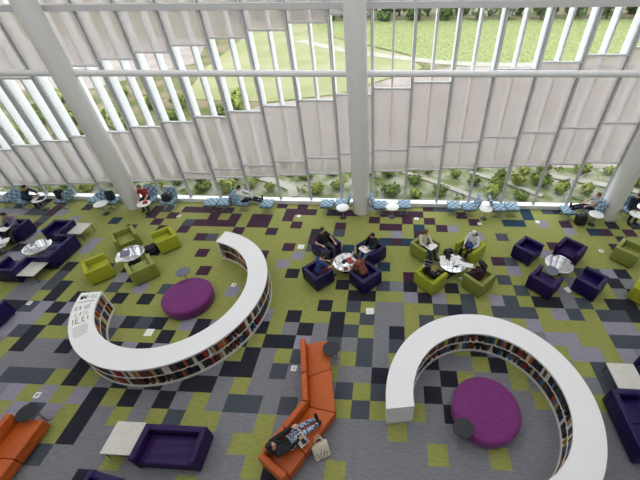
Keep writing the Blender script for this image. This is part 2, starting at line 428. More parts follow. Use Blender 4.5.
# ------------------------------------------------------------------ glass wall: one window structure per bay, mullions and outside fins
S = 1.5021
MX = -9.37
def low_z(x): return 3.87 + 0.231 * x
def up_z(x): return 6.52 + 0.232 * x
def mid_z(x): return 1.47 + 0.21 * x
def foot_z(x): return 1.22 + 0.0935 * x
TOPZ = 8.04
i0, i1 = -9, 17
for n, i in enumerate(range(i0, i1)):
    xa = MX + i * S; xb = xa + S; xc = (xa + xb) / 2; x = i + 0.5
    zf = max(0.42, foot_z(x)); zl = low_z(x); zu = up_z(x); zm = mid_z(x)
    cuts = [0.2, zf]
    kinds = ['pane']
    if zm > zf + 0.25: cuts += [zm]; kinds += ['sunscreen_panel']
    cuts += [zl]; kinds += ['sunscreen_panel']
    if zu < TOPZ - 0.12:
        cuts += [zu, TOPZ]; kinds += ['pane', 'sunscreen_panel']
    else:
        cuts += [TOPZ]; kinds += ['pane']
    cuts += [TOPZ + 2.2, H]; kinds += ['sunscreen_panel', 'sunscreen_panel'] if zu < TOPZ + 1.2 else ['pane', 'sunscreen_panel']
    fr = MB()
    for z in cuts[1:-1]:
        if abs(z - TOPZ) < 1e-6: continue
        fr.box((xc, WY, z), (S - 0.05, 0.11, 0.055))
    fr.box((xc, WY, H - 0.03), (S - 0.05, 0.11, 0.06))
    root = fr.build('window_%d' % (n + 1), M['alu']); struct(root, 'glass wall bay with pale sunscreen panels and clear panes', 'window')
    for a, b, k in zip(cuts, cuts[1:], kinds):
        MB().box((xc, WY, (a + b) / 2), (S - 0.06, 0.02, b - a - 0.03)).build(k, M['frit'] if k == 'sunscreen_panel' else M['glass'], root)
for i in range(i0, i1 + 1):
    mu = MB()
    mu.box((MX + i * S, WY, (H + 0.2) / 2), (0.07, 0.16, H - 0.2))
    mu.s(1).box((MX + i * S - 0.041, WY, (H + 0.2) / 2), (0.014, 0.13, H - 0.22)).box((MX + i * S + 0.041, WY, (H + 0.2) / 2), (0.014, 0.13, H - 0.22))
    struct(mu.build('mullion', [M['alu'], M['alu_dark']]), 'grey upright bar of the glass wall', 'mullion')
for i in range(2 * i0, 2 * i1 + 1):
    x = i / 2
    zf = max(0.5, foot_z(x))
    struct(MB().box((MX + x * S, WY + 0.16 + 0.21, (H + zf) / 2), (0.075, 0.42, H - zf)).build('sun_fin', M['fin']), 'white upright sun fin outside the glass', 'fin')
xa, xb = MX + i0 * S, MX + i1 * S
struct(MB().box(((xa + xb) / 2, WY - 0.02, 0.1), (xb - xa, 0.3, 0.2), 0.01).build('trim_1', M['paint']), 'white kerb along the foot of the glass wall', 'trim')
struct(MB().box(((xa + xb) / 2, WY - 0.06, TOPZ + 0.02), (xb - xa, 0.22, 0.2), 0.01).build('trim_2', M['alu']), 'grey cross beam high on the glass wall', 'beam')
CX = (-11.98, -0.89, 10.3)
for k, x in enumerate(CX):
    cb = MB().lathe([(0.385, 0), (0.385, H)], (x, 5.93, 0), 48)
    cb.lathe([(0.392, 5.70), (0.392, 5.72)], (x, 5.93, 0), 48)
    cb.s(1).lathe([(0.40, 0.0), (0.40, 0.02)], (x, 5.93, 0), 48)
    struct(cb.build('column_%d' % (k + 1), [M['column'], M['alu_dark']], smooth=40), 'thick round white column in front of the glass wall', 'column')
ends = [X0, *CX, X1]
for a, b in zip(ends, ends[1:]):
    l = a + (0.2 if a in CX else 0.0); r = b - (0.2 if b in CX else 0.0)
    q = MB().tube((l, 6.1, 6.02), (r, 6.1, 6.02), 0.115, 20)
    for xx, sg in ((l, 1), (r, -1)):
        if (sg == 1 and a in CX) or (sg == -1 and b in CX): q.tube((xx + sg * 0.10, 6.1, 6.02), (xx + sg * 0.24, 6.1, 6.02), 0.135, 20)
    struct(q.build('beam', M['paint'], smooth=40), 'round white tie tube between the columns', 'beam')

# ------------------------------------------------------------------ outside
GZ = -0.12
soil = ground_mat('planting_bed', (100, 110, 70), (146, 143, 128), 1.3, 10)
plaza = ground_mat('plaza_paving', (136, 126, 121), (152, 142, 136), 0.35, 5)
lawn = ground_mat('lawn_grass', (130, 133, 94), (142, 141, 108), 0.25, 8)
field = ground_mat('field_crop', (104, 114, 66), (142, 148, 102), 3.2, 12, 0.42, 0.58)
scrub = ground_mat('scrub_ground', (84, 92, 50), (124, 112, 92), 0.5, 9)
pathm = ground_mat('concrete_path', (150, 145, 134), (160, 156, 148), 0.8)
def flat(name, pts, m, z, label, cat='ground'):
    return struct(MB().prism(pts, z - 0.1, z).build(name, m), label, cat)
flat('ground_outside', [(-90, 6.75), (80, 6.75), (80, 140), (-90, 140)], scrub, GZ, 'scrubby ground outside the glass wall')
flat('planting_bed', [(-30, 6.75), (26, 6.75), (26, 10.6), (-30, 10.6)], soil, GZ + 0.02, 'gravelly planting bed along the foot of the glass wall')
flat('plaza', [(-13.5, 10.6), (26, 10.6), (30, 31), (6.5, 31.5), (0, 27), (-4, 22.5), (-9.5, 20.5), (-13.5, 16)], plaza, GZ + 0.03, 'pinkish paved plaza beyond the planting bed')
flat('plaza', [(-60, 22), (-27, 24), (-21, 33), (-25, 46), (-60, 46)], plaza, GZ + 0.03, 'pinkish paving far out on the open side')
flat('lawn', [(-17, 21.5), (-9.5, 20.9), (-4, 23), (0, 27.5), (3.5, 31), (2, 36), (-8, 46), (-9, 60), (-24, 60), (-20, 44), (-19, 30)], lawn, GZ + 0.04, 'sunlit pale lawn outside')
flat('field', [(3.5, 33), (40, 32), (60, 59.5), (-14, 59.5), (-8, 47), (2, 37)], field, GZ + 0.05, 'bright green field before the trees')
def path(pts, wd, m, z, label):
    q = MB()
    L = []; Rr = []
    for k, p in enumerate(pts):
        p = Vector(p); a = Vector(pts[max(0, k - 1)]); b = Vector(pts[min(len(pts) - 1, k + 1)])
        t = (b - a).normalized(); nrm = Vector((-t.y, t.x))
        L.append(p + nrm * wd / 2); Rr.append(p - nrm * wd / 2)
    return struct(q.prism([tuple(v) for v in L + Rr[::-1]], z - 0.1, z).build('path', m), label, 'path')
path([(-12, 44), (-4, 37.5), (1, 35.2), (5, 33.3), (9, 32.3), (16, 32), (26, 33)], 1.6, pathm, GZ + 0.07, 'pale footpath between field and plaza')
path([(1.0, 9.9), (2.6, 8.9), (4.4, 7.6), (5.2, 7.1)], 0.32, pathm, GZ + 0.09, 'thin pale kerb line slanting across the planting bed by the middle column')
path([(4.8, 9.9), (6.6, 8.8), (8.0, 7.6)], 0.3, pathm, GZ + 0.09, 'thin pale kerb line slanting across the planting bed beyond the right benches')
path([(-6.6, 8.9), (-5.6, 8.5), (-4.7, 7.9), (-4.4, 7.1)], 0.5, pathm, GZ + 0.09, 'pale bent kerb in the planting bed left of the middle column')
path([(8.7, 10.4), (9.3, 9.5), (10.6, 9.1), (12.0, 8.6), (13.5, 7.9)], 0.45, pathm, GZ + 0.09, 'pale winding footpath beyond the right column')

leaf_a = ground_mat('shrub_leaves', (104, 116, 54), (154, 160, 92), 7, 4)
leaf_b = ground_mat('shrub_leaves_dark', (78, 96, 46), (122, 134, 74), 7, 4)
leaf_c = ground_mat('tree_leaves', (52, 74, 38), (98, 116, 64), 2.2, 5)
leaf_d = ground_mat('tree_leaves_grey', (70, 88, 58), (116, 130, 92), 2.2, 5)
leaf_w = ground_mat('tree_blossom', (92, 106, 70), (176, 176, 162), 1.6, 5)
bark = mat('bark', (84, 70, 56), 0.9)
def clump(mb, c, r, seed, n=60, leaf=0.12):
    """a ball of leaf blades"""
    q = random.Random(seed); c = Vector(c)
    bmx = mb.bm; fs = []
    for k in range(n):
        d = Vector((q.gauss(0, 1), q.gauss(0, 1), q.gauss(0, 0.9))).normalized()
        p = c + Vector((d.x * r[0], d.y * r[1], d.z * r[2])) * (0.55 + 0.5 * q.random())
        a = Vector((q.gauss(0, 1), q.gauss(0, 1), q.gauss(0, 1))).normalized(); b = d.cross(a).normalized()
        s = leaf * (0.6 + 0.8 * q.random()); a = b.cross(d + a * 0.4).normalized()
        vs = [bmx.verts.new(p + u) for u in (-a * s, b * s * 0.5, a * s, -b * s * 0.5)]
        fs.append(bmx.faces.new(vs))
    mb._done(fs)
def shrub(name, label, m, seed, r, h, group):
    t = thing(name, label, 'shrub', group=group)
    f = MB(); q = random.Random(seed)
    f.ell((0, 0, h * 0.45), (r * 0.62, r * 0.62, h * 0.40))
    for k in range(5):
        a = q.random() * 2 * PI
        clump(f, (0.4 * r * math.cos(a), 0.4 * r * math.sin(a), h * (0.45 + 0.25 * q.random())), (r * 0.6, r * 0.6, h * 0.4), seed * 31 + k, 46, 0.10)
    f.build('foliage', m, t)
    st = MB()
    for k in range(4):
        a = k * PI / 2 + 0.3; st.tube((0, 0, 0), (0.3 * r * math.cos(a), 0.3 * r * math.sin(a), h * 0.5), 0.012, 6)
    st.build('stem', bark, t)
    return t
gS = 'low shrubs in the planting bed outside'
LS = ['low rounded light green shrub growing in the planting bed outside the glass', 'low darker green shrub growing in the planting bed outside the glass']
SP = [shrub('shrub', LS[0], leaf_a, 3, 0.42, 0.55, gS), shrub('shrub', LS[1], leaf_b, 9, 0.5, 0.5, gS + ', darker')]
spots = []
q = random.Random(21)
for k in range(1500):
    x = q.uniform(-20, 15); y = q.uniform(7.35, 10.3)
    if all((x - a) ** 2 + (y - b) ** 2 > 1.06 ** 2 for a, b in spots) and not (abs((y - 7.1) - (5.2 - x) * 0.66) < 0.6 and 0.8 < x < 5.4) and not (abs((y - 7.5) - (8.1 - x) * 0.72) < 0.5 and 4.6 < x < 8.2) and not (8.4 < x < 13.6 and y < 9.9 and abs(y - (10.4 - (x - 8.7) * 0.5)) < 0.75) and not (-6.8 < x < -4.2 and abs(y - 8.4 + (x + 5.6) * 0.6) < 0.7):
        spots.append((x, y))
for k, (x, y) in enumerate(spots[:120]):
    j = 0 if q.random() < 0.6 else 1
    if k < 2: o = SP[k]; j = k; o.location = (x, y, GZ + 0.02)
    else: o = dup(SP[j], (x, y, GZ + 0.02), q.random() * 6, LS[j], [gS, gS + ', darker'][j])
    s = q.uniform(0.75, 1.25); o.scale = (s, s, s * q.uniform(0.8, 1.1))
for k, (x, y) in enumerate([(q.uniform(-27, -11), q.uniform(11.5, 21.5)) for _ in range(70)]):
    if any((x - a) ** 2 + (y - b) ** 2 < 4.4 for a, b in spots): continue
    spots.append((x, y)); j = k % 2
    o = dup(SP[j], (x, y, GZ), q.random() * 6, ['wide light green bush in the scrub far outside at left', 'wide dark green bush in the scrub far outside at left'][j], ['light bushes in the far scrub', 'dark bushes in the far scrub'][j])
    s = q.uniform(1.5, 1.9); o.scale = (s, s, s * 1.1)
gc = MB(); q = random.Random(77)
for k in range(1000):
    x = q.uniform(-20, 14); y = q.uniform(7.3, 10.5)
    if (abs((y - 7.1) - (5.2 - x) * 0.66) < 0.45 and 0.8 < x < 5.4) or (abs((y - 7.5) - (8.1 - x) * 0.72) < 0.4 and 4.6 < x < 8.2) or (8.4 < x < 13.6 and abs(y - (10.3 - (x - 8.7) * 0.5)) < 0.55) or (-6.8 < x < -4.2 and abs(y - 8.4 + (x + 5.6) * 0.6) < 0.5): continue
    if any((x - a) ** 2 + (y - b) ** 2 < 0.66 for a, b in spots): continue
    if math.sin(x * 1.3 + y) + math.sin(x * 0.6 - y * 1.7) < -0.5: continue
    gc.s(k % 3 // 2); clump(gc, (x, y, GZ + 0.06), (0.3, 0.3, 0.10), 900 + k, 18, 0.085)
tag(gc.build('ground_cover', [leaf_a, leaf_b]), 'low leafy ground cover spreading over the planting bed outside', 'plants', kind='stuff')
# slim bare white-stemmed sapling beside the winding path
sp = MB(); sp.tube((0, 0, 0), (0.05, 0, 0.9), 0.025, 8, 0.018)
for k in range(7):
    a = k * 0.9; z = 0.45 + 0.12 * k
    sp.tube((0.04, 0, z), (0.04 + 0.35 * math.cos(a), 0.3 * math.sin(a), z + 0.42), 0.014, 6, 0.006)
tag(sp.build('sapling', M['fin'], loc=(9.05, 7.35, GZ)), 'bare pale sapling outside the glass near the right column', 'tree')

def tree(label, m, seed, h, group):
    t = thing('tree', label, 'tree', group=group)
    tr = MB().tube((0, 0, 0), (0, 0, h * 0.5), 0.22, 10, 0.12)
    for k in range(4):
        a = k * 1.6; tr.tube((0, 0, h * 0.35), (h * 0.18 * math.cos(a), h * 0.18 * math.sin(a), h * 0.62), 0.1, 8, 0.04)
    tr.build('trunk', bark, t)
    cr = MB(); q = random.Random(seed)
    for k in range(11):
        a = q.random() * 2 * PI; rr = h * 0.2 * q.random() ** 0.5; z = h * (0.1 + 0.55 * q.random())
        rad = h * 0.14 * (0.8 + 0.5 * q.random())
        cr.ell((rr * math.cos(a), rr * math.sin(a), z), (rad * 0.75, rad * 0.75, rad * 0.65), n=10)
        clump(cr, (rr * math.cos(a), rr * math.sin(a), z), (rad, rad, rad * 0.85), seed * 7 + k, 90, 0.34)
    cr.build('crown', m, t)
    return t
LT = ['leafy green tree in the belt beyond the field', 'grey-green tree in the belt beyond the field', 'white-flowering tree in the belt beyond the field']
GT = ['green trees beyond the field', 'grey-green trees beyond the field', 'flowering trees beyond the field']
TP = [tree(LT[0], leaf_c, 5, 6.0, GT[0]), tree(LT[1], leaf_d, 6, 5.6, GT[1]), tree(LT[2], leaf_w, 8, 5.0, GT[2])]
used = set(); q = random.Random(4)
for k in range(36):
    x = -26 + (k // 2) * 5.0 + (k % 2) * 2.5 + q.uniform(-0.2, 0.2); y = 59.5 + q.uniform(-0.4, 0.4) + (k % 2) * 4.6
    j = q.choice((0, 0, 0, 1, 1, 2))
    if j not in used: used.add(j); o = TP[j]; o.location = (x, y, GZ)
    else: o = dup(TP[j], (x, y, GZ), q.random() * 6, LT[j], GT[j])
    s = q.uniform(0.96, 1.1); o.scale = (s, s, s)
for j in range(3):
    if j not in used: TP[j].location = (20 + 3 * j, 70, GZ)

# ------------------------------------------------------------------ furniture prototypes
def armchair(name, label, cat, w, d, m, group=None, seats=1):
    """box-shaped tub chair; faces +y; arms, back, cushion(s), plinth and feet are parts"""
    t = thing(name, label, cat, group=group)
    h = 0.66; aw = 0.14
    MB().box((0, 0.0, 0.22), (w - 0.04, d - 0.03, 0.28), 0.02).build('base', m, t)
    for s in (-1, 1):
        MB().box((s * (w / 2 - aw / 2), 0, 0.37), (aw, d, 0.58), 0.022, seg=3).build('arm', m, t, smooth=35)
    MB().box((0, -d / 2 + aw / 2, 0.37), (w - 2 * aw + 0.004, aw, 0.58), 0.022, seg=3).build('backrest', m, t, smooth=35)
    cw = (w - 2 * aw) / seats
    for k in range(seats):
        MB().box((-w / 2 + aw + cw * (k + 0.5), aw / 2 + 0.005, 0.375), (cw - 0.012, d - aw - 0.012, 0.13), 0.03, seg=3).build('seat_cushion', m, t, smooth=35)
    for sx in (-1, 1):
        for sy in (-1, 1):
            MB().box((sx * (w / 2 - 0.09), sy * (d / 2 - 0.09), 0.04), (0.06, 0.06, 0.08)).build('foot', M['foot'], t)
    return t
FACE = lambda deg: R(deg - 90)
chair_p = None
CH = [  # x, y, facing (deg), material, label, group
 (-2.15, 1.39, 45, 'indigo', 'dark indigo box armchair holding the person in the blue shirt'),
 (-0.40, 1.32, 135, 'indigo', 'dark indigo box armchair holding the person in the rust shirt'),
 (-2.06, 2.86, -45, 'indigo', 'dark indigo box armchair under the reclining person in black with slate trousers'),
 (-0.26, 2.74, 225, 'indigo', 'dark indigo box armchair under the person in black with light jeans'),
 (5.85, 3.03, -45, 'indigo', 'empty indigo armchair at far left corner of the mirrored table on the right'),
 (7.48, 3.05, 225, 'violet', 'empty violet armchair at far right corner of the mirrored table on the right'),
 (5.98, 1.37, 45, 'violet', 'empty violet armchair with the round grey stand leaning over its front'),
 (7.55, 1.36, 135, 'indigo', 'empty indigo armchair at near right corner of the mirrored table on the right'),
 (1.85, 3.04, -45, 'moss', 'moss green armchair holding the person in cream reading a white book'),
 (3.63, 3.02, 225, 'lime', 'lime armchair holding the person with white head wrap and blue bag'),
 (1.95, 1.38, 45, 'lime', 'lime armchair holding the person in black with the open laptop'),
 (3.68, 1.36, 135, 'moss', 'moss green armchair holding the long-haired person in plum'),
 (-10.55, 3.08, -45, 'moss', 'empty moss green armchair behind the mirrored table on the left, farther one'),
 (-8.84, 3.10, 225, 'lime', 'empty lime armchair with black bag on the floor before it'),
 (-10.58, 1.33, 45, 'lime', 'empty lime armchair nearest the lettered end of the left bookcase'),
 (-8.86, 1.36, 135, 'moss', 'empty moss green armchair in front of the mirrored table, nearer magenta pouf'),
 (9.68, 3.08, -45, 'moss', 'empty moss green armchair by the right edge behind the indigo and violet group'),
 (9.32, 0.97, 45, 'lime', 'lime armchair cut off by the right edge of the photo'),
 (-13.70, 3.50, -90, 'indigo', 'empty indigo armchair beside the farther square stone table on the left'),
 (-15.74, 3.50, -90, 'indigo', 'indigo armchair at the left edge holding a reading person'),
 (-13.82, 1.17, 90, 'indigo', 'indigo armchair beside the nearer square stone table on the left'),
 (-12.86, -0.93, 90, 'indigo', 'lone indigo armchair at left edge below the stone table, seen from its side'),
 (-5.86, -5.62, -99, 'indigo', 'indigo armchair cut off by the bottom edge below the square stone table'),
 (7.95, -2.1, 180, 'indigo', 'indigo armchair at the right edge beyond the square stone table'),
]
for k, (x, y, a, m, lb) in enumerate(CH):
    if chair_p is None:
        chair_p = armchair('armchair', lb, 'armchair', 0.9, 0.8, M['indigo'], 'box armchairs'); o = chair_p
        o.location = (x, y, 0); o.rotation_euler = (0, 0, FACE(a))
    else:
        o = dup(chair_p, (x, y, 0), FACE(a), lb, 'box armchairs', None if m == 'indigo' else {M['indigo']: M[m]})
o = armchair('loveseat', 'indigo two-seat sofa between the two square stone tables on the left', 'sofa', 1.42, 0.8, M['indigo'], 'box sofas', 2); o.location = (-12.93, 2.23, 0); o.rotation_euler.z = FACE(180)
o = armchair('loveseat', 'empty violet two-seat sofa joined to the square stone table at bottom left', 'sofa', 1.56, 0.8, M['violet'], 'box sofas', 1); o.location = (-4.71, -4.53, 0); o.rotation_euler.z = FACE(-90)
o = armchair('loveseat', 'indigo two-seat sofa at right edge below the square stone table', 'sofa', 1.56, 0.8, M['indigo'], 'box sofas', 2); o.location = (6.72, -3.44, 0); o.rotation_euler.z = FACE(0)

# square stone tables
def stone_table(label):
    t = thing('side_table', label, 'table', group='square stone tables')
    MB().box((0, 0, 0.40), (0.75, 0.75, 0.03), 0.004).build('table_top', M['marble'], t)
    MB().box((0, 0, 0.375), (0.69, 0.69, 0.02)).build('frame', M['foot'], t)
    for sx in (-1, 1):
        for sy in (-1, 1): MB().tube((sx * 0.33, sy * 0.33, 0), (sx * 0.33, sy * 0.33, 0.37), 0.014, 8).build('leg', M['foot'], t)
    return t
ST = [(-13.03, 3.63, 'square pale stone table between indigo armchair and loveseat, farther back on left'), (-13.08, 1.17, 'square pale stone table at near end of the indigo loveseat on the left'),
      (-6.02, -4.40, 'square veined stone table joined to the violet loveseat'), (7.07, -2.14, 'square pale stone table by the right edge beside the right bookcase')]
stp = None
for x, y, lb in ST:
    if stp is None: stp = stone_table(lb); stp.location = (x, y, 0)
    else: dup(stp, (x, y, 0), 0, lb, 'square stone tables')

# round mirrored coffee tables
def round_table(label):
    t = thing('coffee_table', label, 'table', group='round mirrored coffee tables')
    MB().lathe([(0.47, 0), (0.5, 0.006), (0.5, 0.02), (0.47, 0.026)], (0, 0, 0.40), 56).build('table_top', M['mirror'], t, smooth=30)
    MB().tube((0, 0, 0.02), (0, 0, 0.40), 0.035, 16).build('post', M['steel'], t, smooth=40)
    MB().lathe([(0.22, 0), (0.22, 0.012), (0.05, 0.025)], (0, 0, 0), 40).build('base', M['foot'], t, smooth=30)
    return t
RT = [(-1.18, 2.03, 'round coffee table strewn with papers amid four indigo armchairs'), (2.86, 2.14, 'round mirrored coffee table with papers and black bag amid occupied green armchairs'), (6.80, 2.27, 'bare round mirrored coffee table amid empty indigo and violet armchairs'),
      (-9.78, 2.16, 'round mirrored coffee table amid four empty green armchairs'), (-13.88, 2.42, 'round mirrored coffee table before the indigo loveseat at left'), (-15.75, 2.42, 'round mirrored coffee table at left edge with an open white book')]
rtp = None
for x, y, lb in RT:
    if rtp is None: rtp = round_table(lb); rtp.location = (x, y, 0)
    else: dup(rtp, (x, y, 0), 0, lb, 'round mirrored coffee tables')

# small round laptop stands
def stand(label, m):
    t = thing('laptop_stand', label, 'side table', group='small round stands')
    MB().lathe([(0.235, 0), (0.245, 0.006), (0.245, 0.02), (0.235, 0.026)], (0, 0, 0.60), 40).build('table_top', m, t, smooth=30)
    MB().tube((0, 0.13, 0.02), (0, 0.13, 0.60), 0.018, 12).build('post', M['steel'], t, smooth=40)
    b = MB()
    for a in (-0.75, 0.75): b.tube((0, 0.13, 0.015), (0.2 * math.sin(a), 0.13 + 0.2 * -math.cos(a), 0.015), 0.014, 8)
    b.tube((0, 0.13, 0.015), (0, 0.25, 0.015), 0.016, 8)
    b.build('base', M['alu_dark'], t, smooth=40)
    MB().box((0, 0.1, 0.594), (0.1, 0.14, 0.012)).build('bracket', M['foot'], t)
    return t
sp0 = stand('round black stand pulled up to the curved orange sofa', M['black_top']); sp0.location = (-1.20, -1.80, 0); sp0.rotation_euler.z = R(-75)
dup(sp0, (2.33, -3.83, 0), R(160), 'round black stand overlapping the magenta pouf inside the right bookcase', 'small round stands')
dup(sp0, (-8.74, -4.01, 0), R(-65), 'round black stand at the end of the orange sofa at bottom left', 'small round stands')
sw = {M['black_top']: M['grey_top']}
dup(sp0, (-7.05, 1.07, 0), R(40), 'round grey stand behind the magenta pouf inside the left bookcase', 'small round stands', sw)
dup(sp0, (6.27, 1.71, 0), R(-45), 'round grey stand over the front of an empty violet armchair', 'small round stands', sw)

# poufs
def pouf(label, r):
    t = thing('pouf', label, 'pouf', group='magenta poufs')
    MB().lathe([(r * 0.9, 0.04), (r * 0.985, 0.055), (r, 0.10), (r, 0.34), (r * 0.985, 0.385), (r * 0.94, 0.41), (r * 0.85, 0.42), (0.02, 0.425)], (0, 0, 0), 64).build('cushion', M['magenta'], t, smooth=50)
    MB().lathe([(r * 0.999, 0.0), (r * 1.006, 0.006), (r * 0.999, 0.012)], (0, 0, 0.36), 64).build('piping', M['magenta'], t, smooth=40)
    MB().lathe([(r * 0.82, 0), (r * 0.82, 0.045)], (0, 0, 0), 40).build('plinth', M['foot'], t)
    return t
o = pouf('big round magenta pouf inside the right bookcase', 0.87); o.location = (3.05, -3.22, 0)
o = pouf('big round magenta pouf inside the left bookcase', 0.84); o.location = (-6.56, 0.19, 0)

# ------------------------------------------------------------------ orange leather sofas
def quad_in(p, q, q2, p2): return [p, q, q2, p2]
def sofa(name, label, back, front, seams, arm_end=True, loc=(0, 0, 0), lean=0.2):
    """back/front: matching corner points of the seat modules in order"""
    t = thing(name, label, 'sofa', loc)
    V2 = lambda p: Vector(p)
    n = len(back) - 1
    for k in range(n):
        a, b, c, d = V2(back[k]), V2(back[k + 1]), V2(front[k + 1]), V2(front[k])
        ctr = (a + b + c + d) / 4
        sh = lambda p, f: tuple(ctr + (p - ctr) * f)
        MB().prism([sh(p, 0.985) for p in (a, b, c, d)], 0.10, 0.29, 0.015).build('base', M['orange'], t, smooth=35)
        bi = lambda p, q: p + (q - p) * 0.2
        MB().prism([sh(p, 0.992) for p in (bi(a, d), bi(b, c), c, d)], 0.285, 0.435, 0.03).build('seat_cushion', M['orange'], t, smooth=40)
        # backrest bolster leaning slightly outwards at the top
        bk = MB().prism([sh(p, 0.99) for p in (a, b, bi(b, c), bi(a, d))], 0.285, 0.76, 0.05)
        bk.build('backrest', M['orange'], t, smooth=40)
        for p, q in ((a, c), (b, d)):
            f = p + (q - p) * 0.15
            MB().tube((f.x, f.y, 0), (f.x, f.y, 0.11), 0.022, 10).build('leg', M['foot'], t)
    if arm_end:
        a, d = V2(back[-1]), V2(front[-1]); b = V2(back[-2]); u = (a - b).normalized()
        MB().prism([tuple(a + u * 0.005), tuple(a + u * 0.175), tuple(d + u * 0.175), tuple(d + u * 0.005)], 0.10, 0.66, 0.05).build('arm', M['orange'], t, smooth=40)
    return t
u1 = Vector((0.232, -0.973)); p1 = Vector((0.973, 0.232)); u2 = Vector((-0.515, -0.857)); p2 = Vector((0.857, -0.515))
A0 = Vector((-2.16, -1.60)); Bk = A0 + u1 * 1.86
mit = (p1 + p2).normalized(); mit = mit * (0.82 / mit.dot(p1))
A1 = A0 + u1 * 1.12
C1 = Bk + u2 * 0.72; C2 = Bk + u2 * 1.36
fr1 = A1 + p1 * 0.82 - u1 * 0.16
sofa('sectional_sofa', 'bent orange leather sofa with a person lying on it', [tuple(A0), tuple(A1), tuple(Bk), tuple(C1), tuple(C2)],
     [tuple(A0 + p1 * 0.82), tuple(fr1), tuple(Bk + mit), tuple(C1 + p2 * 0.82 + u2 * 0.1), tuple(C2 + p2 * 0.82)], None)
sofa('sectional_sofa', 'orange leather sofa running out of the picture at bottom left', [(-9.12, -4.10), (-9.14, -5.0), (-9.16, -5.9), (-9.18, -6.8)], [(-8.32, -4.10), (-8.34, -5.0), (-8.36, -5.9), (-8.38, -6.8)], None, False)

# ------------------------------------------------------------------ curved bookcases and books
BH = 0.94
def bookcase(label, c, ri, ro, a0, a1, ups):
    t = thing('curved_bookcase', label, 'bookcase', (c[0], c[1], 0))
    n = 96; rm = (ri + ro) / 2
    MB().arc(ri, ro, 0.88, BH, a0, a1, n).build('top', M['paint'], t, smooth=30)
    MB().arc(ri + 0.01, ro - 0.01, 0.0, 0.09, a0, a1, n).build('plinth', M['shelf_white'], t, smooth=30)
    MB().arc(ri + 0.015, ro - 0.015, 0.475, 0.50, a0, a1, n).build('shelf', M['shelf_white'], t, smooth=30)
    MB().arc(rm - 0.02, rm + 0.02, 0.08, 0.882, min(a0, a1) + 0.012, max(a0, a1) - 0.012, n).build('back_panel', M['shelf_dark'], t, smooth=30)
    for a in (a0, a1):
        s = 0.022 if a == min(a0, a1) else -0.022
        q = MB(); q.arc(ri, ro, 0.0, 0.885, a, a + s, 1); q.build('end_panel', M['paint'], t)
    for k in range(1, ups):
        a = a0 + (a1 - a0) * k / ups; da = 0.011
        for r0, r1 in ((ri + 0.03, rm - 0.02), (rm + 0.02, ro - 0.03)):
            MB().arc(r0, r1, 0.085, 0.885, a - da / 1.0, a + da, 1).build('upright', M['shelf_white'], t)
    return t
RC, RI, RO = (3.02, -3.225), 1.90, 2.595
LC, LI, LO = (-6.72, 0.085), 2.365, 3.03
RA0, RA1 = R(-68), R(188.5); LA0, LA1 = R(-172), R(78.5)
UPS = 1
bookcase('white curved bookcase on the right, open towards its magenta pouf', RC, RI, RO, RA0, RA1, UPS)
bookcase('white curved bookcase on the left with lettered sheets on one end', LC, LI, LO, LA0, LA1, UPS)

BC = [('maroon', (110, 34, 34)), ('black', (26, 26, 30)), ('navy', (34, 42, 78)), ('brown', (92, 58, 38)), ('orange', (186, 96, 40)), ('white', (214, 210, 202)), ('tan', (176, 146, 104)), ('blue', (70, 104, 146)), ('red', (158, 48, 38)), ('charcoal', (58, 58, 62)), ('yellow', (190, 166, 62)), ('green', (62, 88, 66))]
BW = (8, 24, 9, 15, 6, 9, 10, 6, 4, 10, 2, 2)
BM = [mat('cover_' + n, c, 0.55) for n, c in BC]
BP = {}
def book_mesh(ci, si):
    """upright book: spine on +y side, thickness along x; cover slot 0, pages slot 1"""
    if (ci, si) not in BP:
        th, h = ((0.06, 0.33), (0.085, 0.30), (0.105, 0.355))[si]; d = 0.205
        b = MB()
        b.box((0, d / 2 - 0.004, h / 2), (th, 0.008, h), 0.002)
        for s in (-1, 1): b.box((s * (th / 2 - 0.002), 0, h / 2), (0.004, d, h))
        b.s(1).box((0, -0.004, h / 2), (th - 0.008, d - 0.02, h - 0.012))
        BP[ci, si] = b.mesh('book', [BM[ci], M['pages']])
    return BP[ci, si], ((0.06, 0.33), (0.085, 0.30), (0.105, 0.355))[si][0]
qb = random.Random(5)
slots = []
def fill(case, c, r, side, a_from, a_to, z, row, ca0, ca1):
    a = a_from
    while a < a_to:
        ci = qb.choices(range(len(BC)), BW)[0]; si = qb.choice((0, 0, 1, 1, 2))
        th = (0.06, 0.085, 0.105)[si]
        gap = 0.004 if qb.random() < 0.93 else qb.uniform(0.05, 0.16)
        da = (th + gap) / (r - (0.11 if side < 0 else 0.11))
        am = a + da / 2
        near = min(abs(am - (ca0 + (ca1 - ca0) * k / UPS)) for k in range(UPS + 1)) * r
        if near > th / 2 + 0.035: slots.append((case, c, r, side, am, z, row, ci, si))
        a += da
